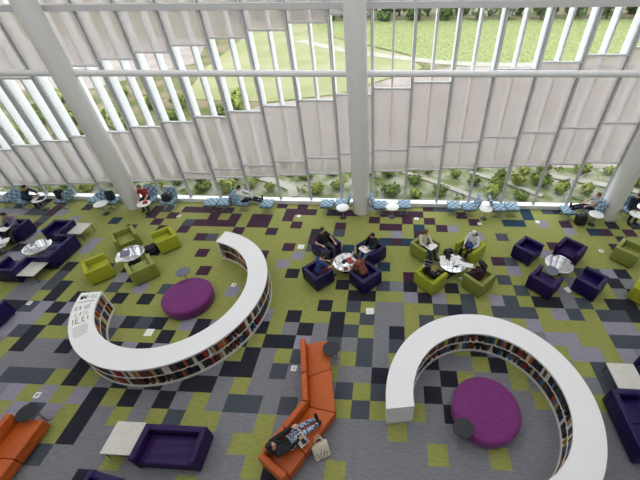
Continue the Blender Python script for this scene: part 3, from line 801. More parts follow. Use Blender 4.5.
# side -1: books face the centre (inner face), +1: face outwards
for z, row in ((0.095, 'lower'), (0.505, 'upper')):
    fill('inner side of the right bookcase', RC, RI + 0.13, -1, R(-52), R(178), z, row, RA0, RA1)
    fill('outer side of the left bookcase', LC, LO - 0.13, 1, R(-163), R(44), z, row, LA0, LA1)
    fill('inner side of the left bookcase near its far end', LC, LI + 0.13, -1, R(24), R(76), z, row, LA0, LA1)
    fill('inner side of the left bookcase near its lettered end', LC, LI + 0.13, -1, R(-170.5), R(-132), z, row, LA0, LA1)
camp = Vector((0.36385, -7.4129, 9.6305))
def bpos(s):
    case, c, r, side, a, z, row, ci, si = s
    return Vector((c[0] + r * math.cos(a), c[1] + r * math.sin(a), z))
slots.sort(key=lambda s: (bpos(s) - camp).length)
rest = MB(); nrest = 0
for k, s in enumerate(slots):
    case, c, r, side, a, z, row, ci, si = s
    me, th = book_mesh(ci, si)
    rz = a - PI / 2 if side > 0 else a + PI / 2
    if k < 300:
        o = bpy.data.objects.new('book', me); COL.objects.link(o)
        o.location = bpos(s); o.rotation_euler = (0, 0, rz)
        lb = '%s book on the %s shelf, %s' % (BC[ci][0], row, case)
        tag(o, lb, 'book', 'books: ' + lb)
    else:
        nrest += 1
        h = ((0.06, 0.33), (0.085, 0.30), (0.105, 0.355))[si][1]
        rest.s(ci).box(bpos(s) + Vector((0, 0, h / 2)), (th, 0.205, h), rot=Matrix.Rotation(rz, 3, 'Z'))
if nrest:
    o = rest.build('packed_books', BM); tag(o, 'books packed along the farther shelves of the left bookcase', 'books', kind='stuff')
print('books', len(slots), 'rest', nrest)

# lettered sheets on the left end of the left bookcase (words are unreadable brush strokes in the photo)
def polar(a, r): return (LC[0] + r * math.cos(R(a)), LC[1] + r * math.sin(R(a)))
sheets = [(-171, -161.5, 'lettered white sheet with a bold dark heading at the tip of the left bookcase'), (-161, -143, 'lettered white sheet with large sketchy capitals on the left bookcase end'), (-142.5, -131, 'white sheet of small grey print nearest the bare top of the left bookcase')]
for k, (a0, a1, lb) in enumerate(sheets):
    sh = MB().arc(LI + 0.04, LO - 0.04, BH, BH + 0.004, R(a0), R(a1), 8).build('sign_sheet', M['paper'], loc=(LC[0], LC[1], 0)); tag(sh, lb, 'sign')
    ik = MB(); q = random.Random(40 + k); z0, z1 = BH + 0.004, BH + 0.0055
    def stroke(p, r_, wd):
        # p, r_ in (angle deg, radius)
        x1, y1 = LI * 0 + p[1] * math.cos(R(p[0])), p[1] * math.sin(R(p[0])); x2, y2 = r_[1] * math.cos(R(r_[0])), r_[1] * math.sin(R(r_[0]))
        d = Vector((x2 - x1, y2 - y1)); n = Vector((-d.y, d.x)).normalized() * wd / 2
        ik.prism([(x1 + n.x, y1 + n.y), (x1 - n.x, y1 - n.y), (x2 - n.x, y2 - n.y), (x2 + n.x, y2 + n.y)], z0, z1)
    def glyph(a, r, ha, wr, wd, segs):
        for (u, v, u2, v2) in segs: stroke((a + u * ha, r - v * wr), (a + u2 * ha, r - v2 * wr), wd)
    # glyph strokes: u runs down the sheet (angle), v runs across it (from the outer rim inwards)
    LET = dict(E=[(0, 0, 1, 0), (0, 0, 0, 1), (.5, 0, .5, .8), (1, 0, 1, 1)], A=[(1, 0, 0, .5), (0, .5, 1, 1), (.6, .25, .6, .75)], V=[(0, 0, 1, .5), (1, .5, 0, 1)], L=[(0, 0, 1, 0), (1, 0, 1, 1)],
               I=[(0, .5, 1, .5)], N=[(1, 0, 0, 0), (0, 0, 1, 1), (1, 1, 0, 1)], T=[(0, 0, 0, 1), (0, .5, 1, .5)], W=[(0, 0, 1, .25), (1, .25, .3, .5), (.3, .5, 1, .75), (1, .75, 0, 1)], K=[(0, 0, 1, 0), (.5, 0, 0, 1), (.5, 0, 1, 1)])
    if k == 0:
        r = LO - 0.1
        for ch, wd in zip('WNITEL', (0.03, 0.026, 0.014, 0.012, 0.012, 0.012)):
            glyph(-169.3, r, 3.4, 0.075, wd, LET[ch]); r -= 0.092
        stroke((-163.4, LO - 0.1), (-163.4, LI + 0.08), 0.022)
    elif k == 1:
        for a, word, wr, wd, st in ((-160, 'KA VE', 0.09, 0.014, LO - 0.1), (-154.6, 'LAIL', 0.085, 0.011, LO - 0.16), (-149, 'IE EI', 0.10, 0.02, LO - 0.08)):
            r = st
            for ch in word:
                if ch != ' ': glyph(a, r, 3.8, wr * 0.8, wd, LET[ch])
                r -= wr * (1.15 if ch != ' ' else 0.5)
        stroke((-144.2, LO - 0.1), (-144.2, LI + 0.2), 0.008)
    else:
        for j in range(6):
            stroke((-141.2 + j * 1.6, LO - 0.1), (-141.2 + j * 1.6, LI + 0.14 + 0.1 * q.random()), 0.03)
    ik.build('lettering', M['ink_grey'] if k == 2 else M['ink'], sh)

# ------------------------------------------------------------------ window seats
def bench(label, back):
    """padded checked seat on a steel frame; back=True adds a leaning backrest on its -x side"""
    t = thing('lounge_chair' if back else 'footstool', label, 'chair' if back else 'stool', group='window lounge chairs' if back else 'window footstools')
    c = MB().box((0, 0, 0.385), (0.6, 0.6, 0.10), 0.025, seg=3); c.build('seat', M['seat_check'], t, smooth=40)
    MB().box((0, 0, 0.322), (0.58, 0.58, 0.03)).build('seat_pan', M['teal_side'], t)
    for s in (-1, 1):
        f = MB(); f.tube((-0.24, s * 0.24, 0.012), (0.24, s * 0.24, 0.012), 0.012, 8); f.tube((-0.2, s * 0.24, 0.012), (0.12, s * 0.24, 0.31), 0.012, 8); f.tube((0.2, s * 0.24, 0.012), (-0.12, s * 0.24, 0.31), 0.012, 8)
        f.build('leg_frame', M['steel'], t, smooth=40)
    if back:
        r = Matrix.Rotation(R(-17), 3, 'Y')
        MB().box((-0.36, 0, 0.63), (0.09, 0.6, 0.52), 0.025, r, 3).build('backrest', M['seat_check'], t, smooth=40)
    return t
st0 = bench('', False); ch0 = bench('', True)
FS = [(-18.20, 5.80, 'checked blue footstool at far left window'), (-13.72, 5.92, 'checked blue footstool just left of the left column'), (-8.02, 5.85, 'checked blue footstool leftmost of the middle-left window group'), (-5.34, 5.84, 'checked blue footstool under the feet of the person in white by the window'),
      (-2.49, 5.93, 'checked blue footstool left of the middle column'), (1.10, 6.0, 'checked blue footstool right of the white table by the middle column'), (3.38, 6.0, 'checked blue footstool leftmost of the right window group'), (6.0, 6.0, 'checked blue footstool rightmost of the right window group'), (8.45, 5.82, 'checked blue footstool under the stretched legs by the right column')]
LCH = [(-17.25, 5.72, 0, 'checked blue lounge chair under the person in teal at far left window'), (-15.39, 5.85, 180, 'checked blue lounge chair holding a black backpack at far left window'), (-12.90, 5.85, 0, 'checked blue lounge chair with dark bag beside the left column'),
       (-11.20, 6.02, 90 + 180, 'checked blue lounge chair under the person in red by the left column'), (-10.13, 5.9, 270, 'checked blue lounge chair with black bag right of the left column'),
       (-7.36, 5.9, 180, 'empty checked lounge chair back to back with the occupied one, middle left'), (-6.5, 5.95, 0, 'checked lounge chair under the person in white with a laptop'),
       (-1.81, 6.0, 180, 'empty checked lounge chair just left of the middle column'), (-0.02, 5.92, 0, 'empty checked lounge chair just right of the middle column'), (4.06, 5.94, 180, 'empty checked lounge chair left of the tall white round table'), (5.36, 5.93, 0, 'empty checked lounge chair right of the tall white round table'),
       (9.46, 5.88, 180, 'checked lounge chair under the person in grey with stretched legs'), (11.2, 5.98, 270, 'checked lounge chair under the person right of the right column')]
for k, (x, y, lb) in enumerate(FS):
    if k == 0: st0.location = (x, y, 0); st0['label'] = lb
    else: dup(st0, (x, y, 0), 0, lb, 'window footstools')
for k, (x, y, a, lb) in enumerate(LCH):
    if k == 0: ch0.location = (x, y, 0); ch0.rotation_euler.z = R(a); ch0['label'] = lb
    else: dup(ch0, (x, y, 0), R(a), lb, 'window lounge chairs')
def cafe(label):
    t = thing('bistro_table', label, 'table', group='round white window tables')
    MB().lathe([(0.28, 0), (0.295, 0.008), (0.295, 0.02), (0.28, 0.028)], (0, 0, 0.55), 40).build('table_top', M['white_top'], t, smooth=30)
    MB().tube((0, 0, 0.02), (0, 0, 0.55), 0.022, 12).build('post', M['alu_dark'], t, smooth=40)
    MB().lathe([(0.15, 0), (0.15, 0.012), (0.04, 0.025)], (0, 0, 0), 32).build('base', M['foot'], t, smooth=30)
    return t
CT = [(-16.25, 5.52, 'round white table at far left window under dark folders'), (-13.02, 5.26, 'round white table before the bag just left of the left column'), (-10.98, 5.36, 'round white table in front of the person in red'), (-1.69, 5.38, 'round white table left of the middle column'),
      (0.55, 5.52, 'round white table right of the middle column'), (4.71, 5.55, 'round white table between two empty lounge chairs on the right'), (9.36, 5.28, 'round white table in front of the right column'), (11.1, 5.34, 'round white table at the right edge beyond the right column')]
ctp = None
for x, y, lb in CT:
    if ctp is None: ctp = cafe(lb); ctp.location = (x, y, 0)
    else: dup(ctp, (x, y, 0), 0, lb, 'round white window tables')

# ------------------------------------------------------------------ floor outlets and loose sheets
def outlet(label):
    t = thing('floor_outlet', label, 'outlet', group='floor outlets')
    MB().box((0, 0, 0.006), (0.17, 0.17, 0.012), 0.003).build('frame', M['white_top'], t)
    MB().box((0, 0, 0.013), (0.08, 0.08, 0.006), 0.002).build('lid', M['steel'], t)
    return t
OT = [(-5.31, 1.06, 'white floor outlet on the carpet inside the left bookcase'), (-3.79, 5.42, 'white floor outlet near the window between left and middle columns'), (1.67, 5.42, 'white floor outlet near the window between middle column and right benches'), (-9.44, -3.31, 'white floor outlet above the orange sofa at bottom left'),
      (-12.36, -0.12, 'white floor outlet beside the lone indigo armchair at left'), (-2.32, -2.15, 'white floor outlet behind the bent orange sofa'), (9.03, 3.53, 'white floor outlet behind the moss armchair at the right edge'), (7.07, 5.38, 'white floor outlet near the window right of the benches'), (4.47, 5.15, 'white floor outlet on a plum tile under the right benches'), (-9.43, 5.2, 'white floor outlet near the window right of the left column')]
otp = None
for x, y, lb in OT:
    if otp is None: otp = outlet(lb); otp.location = (x, y, 0)
    else: dup(otp, (x, y, 0), 0, lb, 'floor outlets')
def sheet(name, label, cat, x, y, z, w_, h_, a=0, m='paper', th=0.004):
    o = MB().box((0, 0, th / 2), (w_, h_, th)).build(name, M[m], loc=(x, y, z), rz=R(a)); return tag(o, label, cat)
sheet('floor_plate', 'bright white square plate on the carpet near the right bookcase tip', 'plate', -0.17, 0.08, 0, 0.27, 0.27, 3)
sheet('floor_plate', 'white square plate on the carpet in the hollow of the left bookcase', 'plate', -7.37, -1.12, 0, 0.27, 0.27, 0)
sheet('floor_plate', 'pale square plate on the carpet left of the four indigo armchairs', 'plate', -3.24, 3.29, 0, 0.27, 0.27, 0)
sheet('floor_plate', 'white square plate beside an indigo armchair in the right group', 'plate', 6.93, 1.36, 0, 0.2, 0.24, 20)

# ------------------------------------------------------------------ people: one continuous body each, clothes and hair as children
DG = lambda: bpy.context.evaluated_depsgraph_get()
def fuse(mb, name, m, vox, parent=None, smooth_it=4):
    """melts overlapping limbs into ONE continuous surface"""
    o = mb.build(name, m)
    md = o.modifiers.new('fuse', 'REMESH'); md.mode = 'VOXEL'; md.voxel_size = vox; md.use_smooth_shade = True
    sm = o.modifiers.new('soft', 'SMOOTH'); sm.factor = 0.5; sm.iterations = smooth_it
    bpy.context.view_layer.update()
    me = bpy.data.meshes.new_from_object(o.evaluated_get(DG()))
    old = o.data; o.modifiers.clear(); o.data = me; bpy.data.meshes.remove(old)
    me.name = name
    for p in me.polygons: p.use_smooth = True
    if not me.materials: me.materials.append(m)
    if parent is not None: o.parent = parent
    return o
def ik(a, b, l1, l2, pole):
    """joint between a and b with limb lengths l1, l2, bent towards pole"""
    a = Vector(a); b = Vector(b); d = b - a; L = min(d.length, (l1 + l2) * 0.995); u = d.normalized()
    x = (l1 * l1 - l2 * l2 + L * L) / (2 * L); h = math.sqrt(max(0.0, l1 * l1 - x * x))
    p = Vector(pole); p = p - u * p.dot(u); p.normalize()
    return a + u * x + p * h, a + u * L
def person(label, loc, facing, hz=0.50, recline=10, head=(15, 0), feet=None, hands=None, shirt='cloth_black', long_sleeve=True, legs='denim', shoes='foot', hair='hair_black', long_hair=False, skin='skin', wrap=None, knee_pole=(0, 0.4, 1), turn=0, short_trousers=False, size=1.0):
    rc = R(recline)
    Z = Vector((0, 0, 1))
    tv = Vector((0, -math.sin(rc), math.cos(rc)))              # spine
    fw = Vector((0, math.cos(rc), math.sin(rc)))               # chest normal
    tw = Matrix.Rotation(R(turn), 3, tv)
    sx = tw @ Vector((1, 0, 0)); fw = tw @ fw
    P = Vector((0, 0, hz))
    neck = P + tv * 0.50
    hd = R(head[0])                                            # head nods forward from the vertical
    hv = Vector((0, math.sin(hd), math.cos(hd))); hv = Matrix.Rotation(R(head[1]), 3, 'Z') @ hv
    hf = Matrix.Rotation(R(head[1]), 3, 'Z') @ Vector((0, math.cos(hd), -math.sin(hd)))
    hs = hf.cross(hv).normalized()
    HC = neck + hv * 0.185 + hf * 0.025
    HM = Matrix((hs, hf, hv)).transposed()
    sh = [neck - tv * 0.055 + sx * s * 0.175 for s in (-1, 1)]
    hip = [P + Vector((s * 0.09, 0, 0)) for s in (-1, 1)]
    feet = feet or [(-0.12, 0.52, 0.07), (0.12, 0.50, 0.07)]
    hands = hands or [(-0.12, 0.3, 0.66), (0.12, 0.3, 0.66)]
    body = MB(); top = MB(); low = MB()
    # torso
    for s in (-1, 1):
        body.cap(P + sx * s * 0.07, P + tv * 0.18 + sx * s * 0.055, 0.095, 0.082); body.cap(P + tv * 0.18 + sx * s * 0.055, P + tv * 0.40 + sx * s * 0.085, 0.085, 0.085)
        body.cap(neck - tv * 0.05, sh[(s + 1) // 2], 0.058, 0.058)
        top.cap(P + tv * 0.02 + sx * s * 0.068, P + tv * 0.18 + sx * s * 0.058, 0.108, 0.096); top.cap(P + tv * 0.18 + sx * s * 0.058, P + tv * 0.40 + sx * s * 0.085, 0.098, 0.098)
        top.cap(neck - tv * 0.06, sh[(s + 1) // 2], 0.066, 0.070)
        low.cap(P + sx * s * 0.07, P + tv * 0.08 + sx * s * 0.065, 0.106, 0.098)
    body.cap(neck - tv * 0.04, neck + hv * 0.10, 0.056, 0.052)
    # head with jaw, nose, ears, brow
    body.ell(HC, (0.074, 0.094, 0.112), HM)
    body.ell(HC + HM @ Vector((0, 0.028, -0.062)), (0.054, 0.060, 0.050), HM)
    body.cap(HC + HM @ Vector((0, 0.090, 0.012)), HC + HM @ Vector((0, 0.108, -0.026)), 0.011, 0.016, 8)
    body.cap(HC + HM @ Vector((-0.035, 0.080, 0.030)), HC + HM @ Vector((0.035, 0.080, 0.030)), 0.014, 0.014, 8)
    for s in (-1, 1): body.ell(HC + HM @ Vector((s * 0.078, -0.004, -0.006)), (0.010, 0.020, 0.031), HM, 10)
    # arms, hands with five fingers
    sleeves = []
    for i, s in enumerate((-1, 1)):
        el, wr = ik(sh[i], hands[i], 0.285, 0.25, Vector((s * 0.9, -0.35, -0.6)))
        body.cap(sh[i], el, 0.050, 0.040); body.cap(el, wr, 0.041, 0.027)
        top.cap(sh[i], sh[i] + (el - sh[i]) * (1.0 if long_sleeve else 0.62), 0.066, 0.056 if long_sleeve else 0.064)
        if long_sleeve: top.cap(el, el + (wr - el) * 0.9, 0.056, 0.041)
        d = (wr - el).normalized(); d = (d + Vector((0, 0.25, -0.1))).normalized()
        n = Vector((0, 0.2, 1)); n = (n - d * n.dot(d)).normalized(); sd = d.cross(n).normalized()
        inn = sd * (1 if sd.x * s < 0 else -1)                 # towards the other hand: thumb side
        for j, (off, ln) in enumerate(((0.030, 0.066), (0.010, 0.076), (-0.011, 0.070), (-0.031, 0.054))):
            kn = wr + d * 0.088 + inn * off
            body.cap(wr + inn * off * 0.5, kn, 0.017, 0.014, 8)
            m1 = kn + (d * 0.92 - n * 0.35 + inn * off * 2.0).normalized() * ln * 0.55
            body.cap(kn, m1, 0.0105, 0.0095, 8); body.cap(m1, m1 + (d * 0.6 - n * 0.8).normalized() * ln * 0.5, 0.0095, 0.008, 8)
        tb = wr + d * 0.03 + inn * 0.026
        t1 = tb + (inn * 0.8 + d * 0.6 - n * 0.1).normalized() * 0.038
        body.cap(tb, t1, 0.014, 0.0115, 8); body.cap(t1, t1 + (d * 0.9 + inn * 0.15 - n * 0.3).normalized() * 0.032, 0.0115, 0.009, 8)
    # legs
    shoe_data = []
    for i, s in enumerate((-1, 1)):
        kp = Vector(knee_pole) + Vector((s * 0.12, 0, 0))
        kn, an = ik(hip[i], feet[i], 0.43, 0.42, kp)
        body.cap(hip[i], kn, 0.085, 0.056); body.cap(kn, an, 0.055, 0.036)
        low.cap(hip[i], kn, 0.098, 0.070)
        if not short_trousers: low.cap(kn, kn + (an - kn) * 0.94, 0.070, 0.054)
        sd = (an - kn).normalized(); toe = Vector((s * 0.15, 1, 0)); 
        toe = toe - sd * toe.dot(sd) * 0.85
        if abs(sd.z) < 0.6: toe = Vector((s * 0.25, 0.25, 1)) - sd * 0.3
        toe.normalize()
        heel = an + sd * 0.03 - toe * 0.04; tip = an + sd * 0.045 + toe * 0.16
        body.cap(heel, tip, 0.034, 0.026)
        shoe_data.append((heel, tip))
    b = fuse(body, 'person', M[skin], 0.0095)
    b.location = (loc[0], loc[1], loc[2] if len(loc) > 2 else 0); b.rotation_euler = (0, 0, R(facing - 90)); b.scale = (size,) * 3
    tag(b, label, 'person')
    fuse(top, 'shirt', M[shirt], 0.014, b); fuse(low, 'shorts' if short_trousers else 'trousers', M[legs], 0.014, b)
    for h_, t_ in shoe_data: MB().cap(h_, t_, 0.047, 0.040).build('shoe', M[shoes], b, smooth=60)
    hr = MB()
    hr.ell(HC + HM @ Vector((0, -0.016, 0.022)), (0.084, 0.096, 0.106), HM); hr.ell(HC + HM @ Vector((0, -0.048, -0.022)), (0.078, 0.066, 0.092), HM)
    if long_hair:
        for s in (-0.06, 0, 0.06): hr.cap(HC + HM @ Vector((s, -0.06, -0.02)), HC + HM @ Vector((s * 1.2, -0.085, -0.26)), 0.052, 0.036)
        for s in (-1, 1): hr.cap(HC + HM @ Vector((s * 0.078, -0.02, 0.02)), HC + HM @ Vector((s * 0.092, -0.01, -0.20)), 0.032, 0.024)
    fuse(hr, 'hair', M[hair], 0.012, b)
    if wrap:
        q = MB().ell(HC + HM @ Vector((0, -0.02, 0.040)), (0.094, 0.106, 0.098), HM).ell(HC + HM @ Vector((0, -0.08, 0.0)), (0.07, 0.06, 0.08), HM)
        fuse(q, 'head_wrap', M[wrap], 0.012, b)
    for s in (-1, 1): MB().ell(HC + HM @ Vector((s * 0.031, 0.081, 0.008)), (0.013, 0.010, 0.008), HM, 10).build('eye', M['eye'], b, smooth=60)
    MB().ell(HC + HM @ Vector((0, 0.086, -0.062)), (0.024, 0.008, 0.007), HM, 10).build('mouth', M['lip'], b, smooth=60)
    return b

def off(x, y, a, f, s=0.0):
    """a spot f metres ahead of (x, y) along facing a, s metres to its right"""
    return (x + f * math.cos(R(a)) + s * math.sin(R(a)), y + f * math.sin(R(a)) - s * math.cos(R(a)))
SEAT = 0.535
# around the paper-strewn table
person('person in a blue shirt and dark red shorts leaning to the table, elbows out', off(-2.15, 1.39, 45, 0.02), 45, SEAT, -22, (38, 0), [(-0.15, 0.50, 0.07), (0.15, 0.46, 0.07)], [(-0.14, 0.52, 0.62), (0.2, 0.50, 0.62)], 'cloth_blue', False, 'shorts', 'foot', short_trousers=True)
person('person in a rust shirt hunched over the papers on the table', off(-0.40, 1.32, 135, 0.06), 135, SEAT, -34, (50, 0), [(-0.15, 0.48, 0.07), (0.13, 0.44, 0.07)], [(-0.2, 0.54, 0.60), (0.12, 0.60, 0.60)], 'cloth_rust', False, 'cloth_black', 'foot', skin='skin_dark')
person('person in a black tee and slate trousers lounging in a dark armchair', off(-2.06, 2.86, -45, -0.05), -45, SEAT, 20, (12, 20), [(-0.02, 0.56, 0.16), (0.26, 0.50, 0.07)], [(-0.24, 0.30, 0.70), (0.28, 0.16, 0.74)], 'cloth_black', False, 'slate', 'foot')
person('person in black with light jeans slouched in a dark armchair reading papers', off(-0.26, 2.74, 225, -0.02), 225, SEAT, 16, (30, 15), [(-0.10, 0.66, 0.10), (0.14, 0.58, 0.07)], [(-0.14, 0.28, 0.72), (0.14, 0.30, 0.72)], 'cloth_black', True, 'denim_light', 'foot')
# around the mirrored table
person('brown-haired person in a cream top reading a white book in a moss armchair', off(1.85, 3.04, -45, -0.04), -45, SEAT, 10, (32, -5), [(-0.08, 0.60, 0.07), (0.14, 0.56, 0.07)], [(-0.06, 0.34, 0.70), (0.20, 0.30, 0.72)], 'cloth_cream', True, 'denim', 'foot', 'hair_brown', True)
person('person with a white head wrap and pale grey top in a lime armchair', off(3.63, 3.02, 225, -0.04), 225, SEAT, 8, (30, 10), [(-0.10, 0.58, 0.07), (0.14, 0.54, 0.07)], [(-0.2, 0.26, 0.68), (0.10, 0.32, 0.66)], 'cloth_white', True, 'cloth_black', 'foot', 'hair_black', True, wrap='cloth_white')
person('person in black typing on an open laptop in a lime armchair', off(1.95, 1.38, 45, 0.04, 0.05), 45, SEAT, 40, (2, 15), [(-0.02, 0.72, 0.12), (0.20, 0.66, 0.07)], [(-0.24, 0.26, 0.74), (-0.06, 0.30, 0.74)], 'cloth_black', False, 'cloth_black', 'foot', 'hair_black', True, skin='skin_dark')
person('long-haired person in plum facing the mirrored table from a moss armchair', off(3.68, 1.36, 135, -0.02), 135, SEAT, 2, (30, 10), [(-0.12, 0.52, 0.07), (0.14, 0.50, 0.07)], [(-0.10, 0.36, 0.66), (0.16, 0.34, 0.66)], 'cloth_plum', True, 'cloth_black', 'cloth_white', 'hair_black', True)
# left edge armchair
person('person reading a white book in an indigo armchair at the left edge', off(-15.74, 3.50, -90, -0.04), -90, SEAT, 6, (34, 0), [(-0.12, 0.54, 0.07), (0.12, 0.50, 0.07)], [(-0.12, 0.34, 0.70), (0.14, 0.34, 0.70)], 'lilac', True, 'slate', 'foot')
# window seats
SW_ = 0.52
person('person in a dark teal jacket bent over a table at the far left window', off(-17.12, 5.72, 0, 0.0), 0, SW_, -30, (30, 0), [(-0.13, 0.36, 0.07), (0.13, 0.40, 0.07)], [(-0.15, 0.56, 0.66), (0.15, 0.58, 0.66)], 'cloth_teal', True, 'cloth_navy', 'foot')
person('brown-haired person in a red top at a white table by the left column', off(-11.2, 5.98, 270, 0.02), 270, SW_, -6, (26, 0), [(-0.13, 0.42, 0.07), (0.13, 0.38, 0.07)], [(-0.18, 0.42, 0.63), (0.12, 0.44, 0.63)], 'cloth_red', False, 'cloth_navy', 'foot', 'hair_brown')
person('person in white with feet on a checked footstool and laptop on lap', off(-6.48, 5.95, 0, 0.02), 0, SW_, 16, (22, 0), [(-0.10, 0.84, 0.50), (0.10, 0.82, 0.50)], [(-0.13, 0.40, 0.76), (0.13, 0.40, 0.76)], 'cloth_white', True, 'cloth_navy', 'foot', knee_pole=(0, 0, 1))
person('person in grey reclining with dark legs stretched across a footstool by the right column', off(9.44, 5.88, 180, 0.0), 180, SW_, 14, (18, -10), [(-0.10, 0.83, 0.49), (0.10, 0.84, 0.49)], [(-0.15, 0.38, 0.66), (0.15, 0.32, 0.70)], 'cloth_grey', False, 'cloth_navy', 'foot', 'hair_brown', knee_pole=(0, 0, 1))
person('person in dark navy sitting beyond the right column at a white table', off(11.2, 5.94, 270, 0.0), 270, SW_, 4, (24, 0), [(-0.13, 0.42, 0.07), (0.13, 0.38, 0.07)], [(-0.16, 0.40, 0.66), (0.14, 0.40, 0.66)], 'cloth_navy', True, 'cloth_black', 'foot')
# on the sofa
person('person in black with patterned trousers lying along the bent orange sofa with a laptop', (-1.86, -4.36), 44, 0.545, 46, (-12, -25), [(-0.06, 0.80, 0.52), (0.10, 0.78, 0.55)], [(-0.12, 0.30, 0.86), (0.2, 0.26, 0.82)], 'cloth_black', True, 'pattern', 'foot', 'hair_black', True, knee_pole=(0, 0, 1))

# ------------------------------------------------------------------ things they use
def laptop(label, x, y, z, a, tilt=110):
    t = thing('laptop', label, 'laptop', (x, y, z), R(a - 90))
    MB().box((0, 0, 0.009), (0.33, 0.23, 0.018), 0.004).build('base', M['silver'], t)
    MB().box((0, 0.02, 0.019), (0.28, 0.11, 0.003)).build('keyboard', M['keys'], t)
    r = Matrix.Rotation(R(90 - tilt) * -1, 3, 'X') 
    up = r @ Vector((0, 0, 1)); nb = Vector((0, 0.115, 0.018))
    lid = MB().box(nb + up * 0.115, (0.33, 0.010, 0.23), 0.003, r).build('lid', M['silver'], t)
    MB().box(nb + up * 0.115 - (r @ Vector((0, 0.006, 0))), (0.30, 0.003, 0.19), 0, r).build('screen', M['screen'], lid)
    return t
laptop('open silver laptop on the lap of the person on the orange sofa', -1.55, -4.30, 0.66, 44)
laptop('open pale laptop on the lap of the person in black in the lime armchair', 1.86, 1.70, 0.672, 70)
x, y = off(-6.48, 5.95, 0, 0.40); laptop('open dark-screened laptop on the lap of the person in white by the window', x, y, 0.63, 0)
def open_book(label, x, y, z, a, s=1.0, m='paper'):
    t = MB()
    for sg in (-1, 1): t.box((sg * 0.105 * s, 0, 0.016), (0.21 * s, 0.29 * s, 0.02), 0.004, Matrix.Rotation(R(sg * -7), 3, 'Y'))
    t.s(1).box((0, 0, 0.004), (0.05 * s, 0.30 * s, 0.008))
    o = t.build('open_book', [M[m], M['cloth_navy']], loc=(x, y, z), rz=R(a)); return tag(o, label, 'book')
x, y = off(1.85, 3.04, -45, 0.38, 0.06); open_book('open white book held by the person in cream', x, y, 0.68, 45)
open_book('open white book held by the reader at the left edge', -15.74, 3.10, 0.68, 0)
open_book('open white book lying on the mirrored table at the left edge', -15.55, 2.6, 0.428, 30, 1.2)
x, y = off(-0.26, 2.74, 225, 0.36, -0.02); open_book('open white pages on the lap of the person in light jeans', x, y, 0.67, 135)
ZT = 0.426
PA = [(-1.42, 2.10, 20, .30, .42, 'white sheet at left side of the strewn table'), (-1.22, 2.30, -15, .30, .21, 'white sheet at far side of the strewn table'), (-1.35, 1.80, 60, .21, .30, 'white sheet at near left of the strewn table'), (-1.0, 1.75, 10, .21, .30, 'white sheet at near right of the strewn table'), (-0.88, 2.2, -40, .21, .30, 'white sheet at right side of the strewn table')]
for x, y, a, w_, h_, lb in PA: sheet('paper_sheet', lb, 'paper', x, y, ZT, w_, h_, a)
sheet('folder', 'dark red folder on the strewn table', 'folder', -1.05, 2.10, ZT + 0.006, .22, .31, 35, 'red', 0.02)
sheet('notebook', 'small dark green notebook on the strewn table', 'notebook', -1.26, 2.03, ZT + 0.006, .15, .21, -20, 'cloth_navy', 0.016)
sheet('notebook', 'brown notebook on near side of the strewn table', 'notebook', -1.15, 1.66, ZT, .15, .2, 25, 'cloth_rust', 0.016)
def bottle(label, x, y, z):
    t = thing('bottle', label, 'bottle', (x, y, z))
    MB().lathe([(0.03, 0), (0.033, 0.01), (0.033, 0.14), (0.014, 0.18), (0.014, 0.2)]).build('body', M['bottle'], t, smooth=40)
    MB().lathe([(0.016, 0), (0.016, 0.02)], (0, 0, 0.198)).build('cap', M['white_top'], t)
bottle('clear plastic bottle on far right of the strewn table', -0.95, 2.38, ZT)
sheet('paper_sheet', 'white sheet at left side of the mirrored table with the black bag', 'paper', 2.55, 2.32, ZT, .30, .42, 10)
sheet('paper_sheet', 'white sheet in the middle of the mirrored table with the black bag', 'paper', 2.92, 2.40, ZT, .21, .30, -30)
sheet('magazine', 'white magazine at right side of the mirrored table with the black bag', 'magazine', 3.17, 2.14, ZT, .21, .30, 60, 'paper', 0.012)
sheet('phone', 'black phone at near side of the mirrored table with the black bag', 'phone', 2.95, 1.96, ZT, .16, .08, 10, 'screen', 0.01)
sheet('magazine', 'white magazine held out by the long-haired person in plum', 'magazine', 3.36, 1.83, 0.62, .22, .30, 75, 'paper', 0.012)
sheet('paper_sheet', 'white sheet at near left edge of the mirrored table amid empty green armchairs', 'paper', -10.02, 1.80, ZT, .24, .30, 40)
sheet('magazine', 'lavender magazine lying on the mirrored table amid empty green armchairs', 'magazine', -9.98, 2.12, ZT, .34, .40, 35, 'lilac', 0.008)
sheet('folder', 'dark folder on the far left white window table', 'folder', -16.18, 5.58, 0.58, .28, .34, 20, 'cloth_navy', 0.02)
sheet('paper_sheet', 'red and white leaflet on the table of the person in red', 'paper', -10.95, 5.42, 0.58, .21, .29, 30, 'cloth_red', 0.006)
sheet('paper_sheet', 'white sheet on the table at the right edge', 'paper', 11.15, 5.42, 0.58, .21, .29, 15)

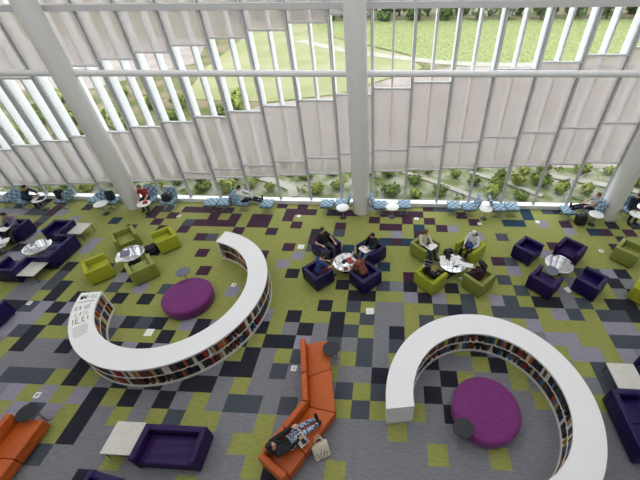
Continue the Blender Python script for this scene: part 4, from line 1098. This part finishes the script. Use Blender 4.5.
def backpack(label, x, y, z, a, w_=0.34, d_=0.24, h_=0.46, m='bag_black', lean=0):
    t = thing('backpack', label, 'bag', (x, y, z), R(a))
    r = Matrix.Rotation(R(lean), 3, 'X')
    MB().box(r @ Vector((0, 0, h_ / 2)), (w_, d_, h_), 0.09, r, 4).build('body', M[m], t, smooth=60)
    MB().box(r @ Vector((0, -d_ / 2 - 0.02, h_ * 0.36)), (w_ * 0.74, 0.09, h_ * 0.5), 0.035, r, 3).build('pocket', M[m], t, smooth=60)
    for s in (-1, 1):
        q = MB()
        pts = [r @ Vector((s * w_ * 0.28, d_ / 2 + (0.06 * math.sin(PI * k / 6)), h_ * (0.12 + 0.78 * k / 6))) for k in range(7)]
        for p_, q_ in zip(pts, pts[1:]): q.tube(p_, q_, 0.016, 8)
        q.build('strap', M['foot'], t, smooth=60)
    return t
backpack('black backpack on the checked lounge chair at the far left window', -15.42, 5.86, 0.435, 20)
backpack('dark navy bag on the checked lounge chair left of the left column', -12.88, 5.84, 0.435, 0, m='cloth_navy')
backpack('black bag on the checked lounge chair right of the left column', -10.13, 5.86, 0.435, -15, 0.42, 0.28, 0.34)
backpack('black backpack on the floor below the stretched legs by the right column', 8.85, 5.32, 0, 10, 0.44, 0.3, 0.5)
backpack('black bag slumped on the floor before the lime armchair on the left', -9.37, 2.74, 0, 40, 0.46, 0.36, 0.30)
backpack('black bag standing on the floor behind the mirrored table with papers', 2.78, 2.80, 0, 20, 0.36, 0.26, 0.5)
backpack('small black bag lying on the mirrored table with papers', 2.70, 2.44, ZT, -10, 0.24, 0.16, 0.16)
backpack('bright blue bag on the lap of the person with the white head wrap', 3.50, 2.78, 0.66, 60, 0.3, 0.18, 0.24, 'cloth_blue')
# cream tote with dark print, slumped against the sofa
tb = thing('tote_bag', 'cream tote bag with dark print leaning on the bent orange sofa', 'bag', (-1.07, -4.46, 0), R(28))
rt = Matrix.Rotation(R(-34), 3, 'X')
MB().box(rt @ Vector((0, 0, 0.22)), (0.40, 0.15, 0.42), 0.05, rt, 3).build('body', M['bag_cream'], tb, smooth=50)
pr = MB(); q = random.Random(3)
for k in range(9):
    u = -0.14 + 0.035 * k; v = 0.10 + 0.16 * q.random()
    pr.box(rt @ Vector((u, -0.077, v)), (0.012, 0.004, 0.07 + 0.08 * q.random()), 0, rt @ Matrix.Rotation(R(q.uniform(-35, 35)), 3, 'Y'))
pr.build('print', M['ink'], tb)
for s in (-1, 1):
    q2 = MB(); pts = [rt @ Vector((0.11 * math.cos(PI * k / 8), s * 0.05, 0.42 + 0.17 * math.sin(PI * k / 8))) for k in range(9)]
    for p_, q_ in zip(pts, pts[1:]): q2.tube(p_, q_, 0.011, 8)
    q2.build('handle', M['bag_cream'], tb, smooth=60)
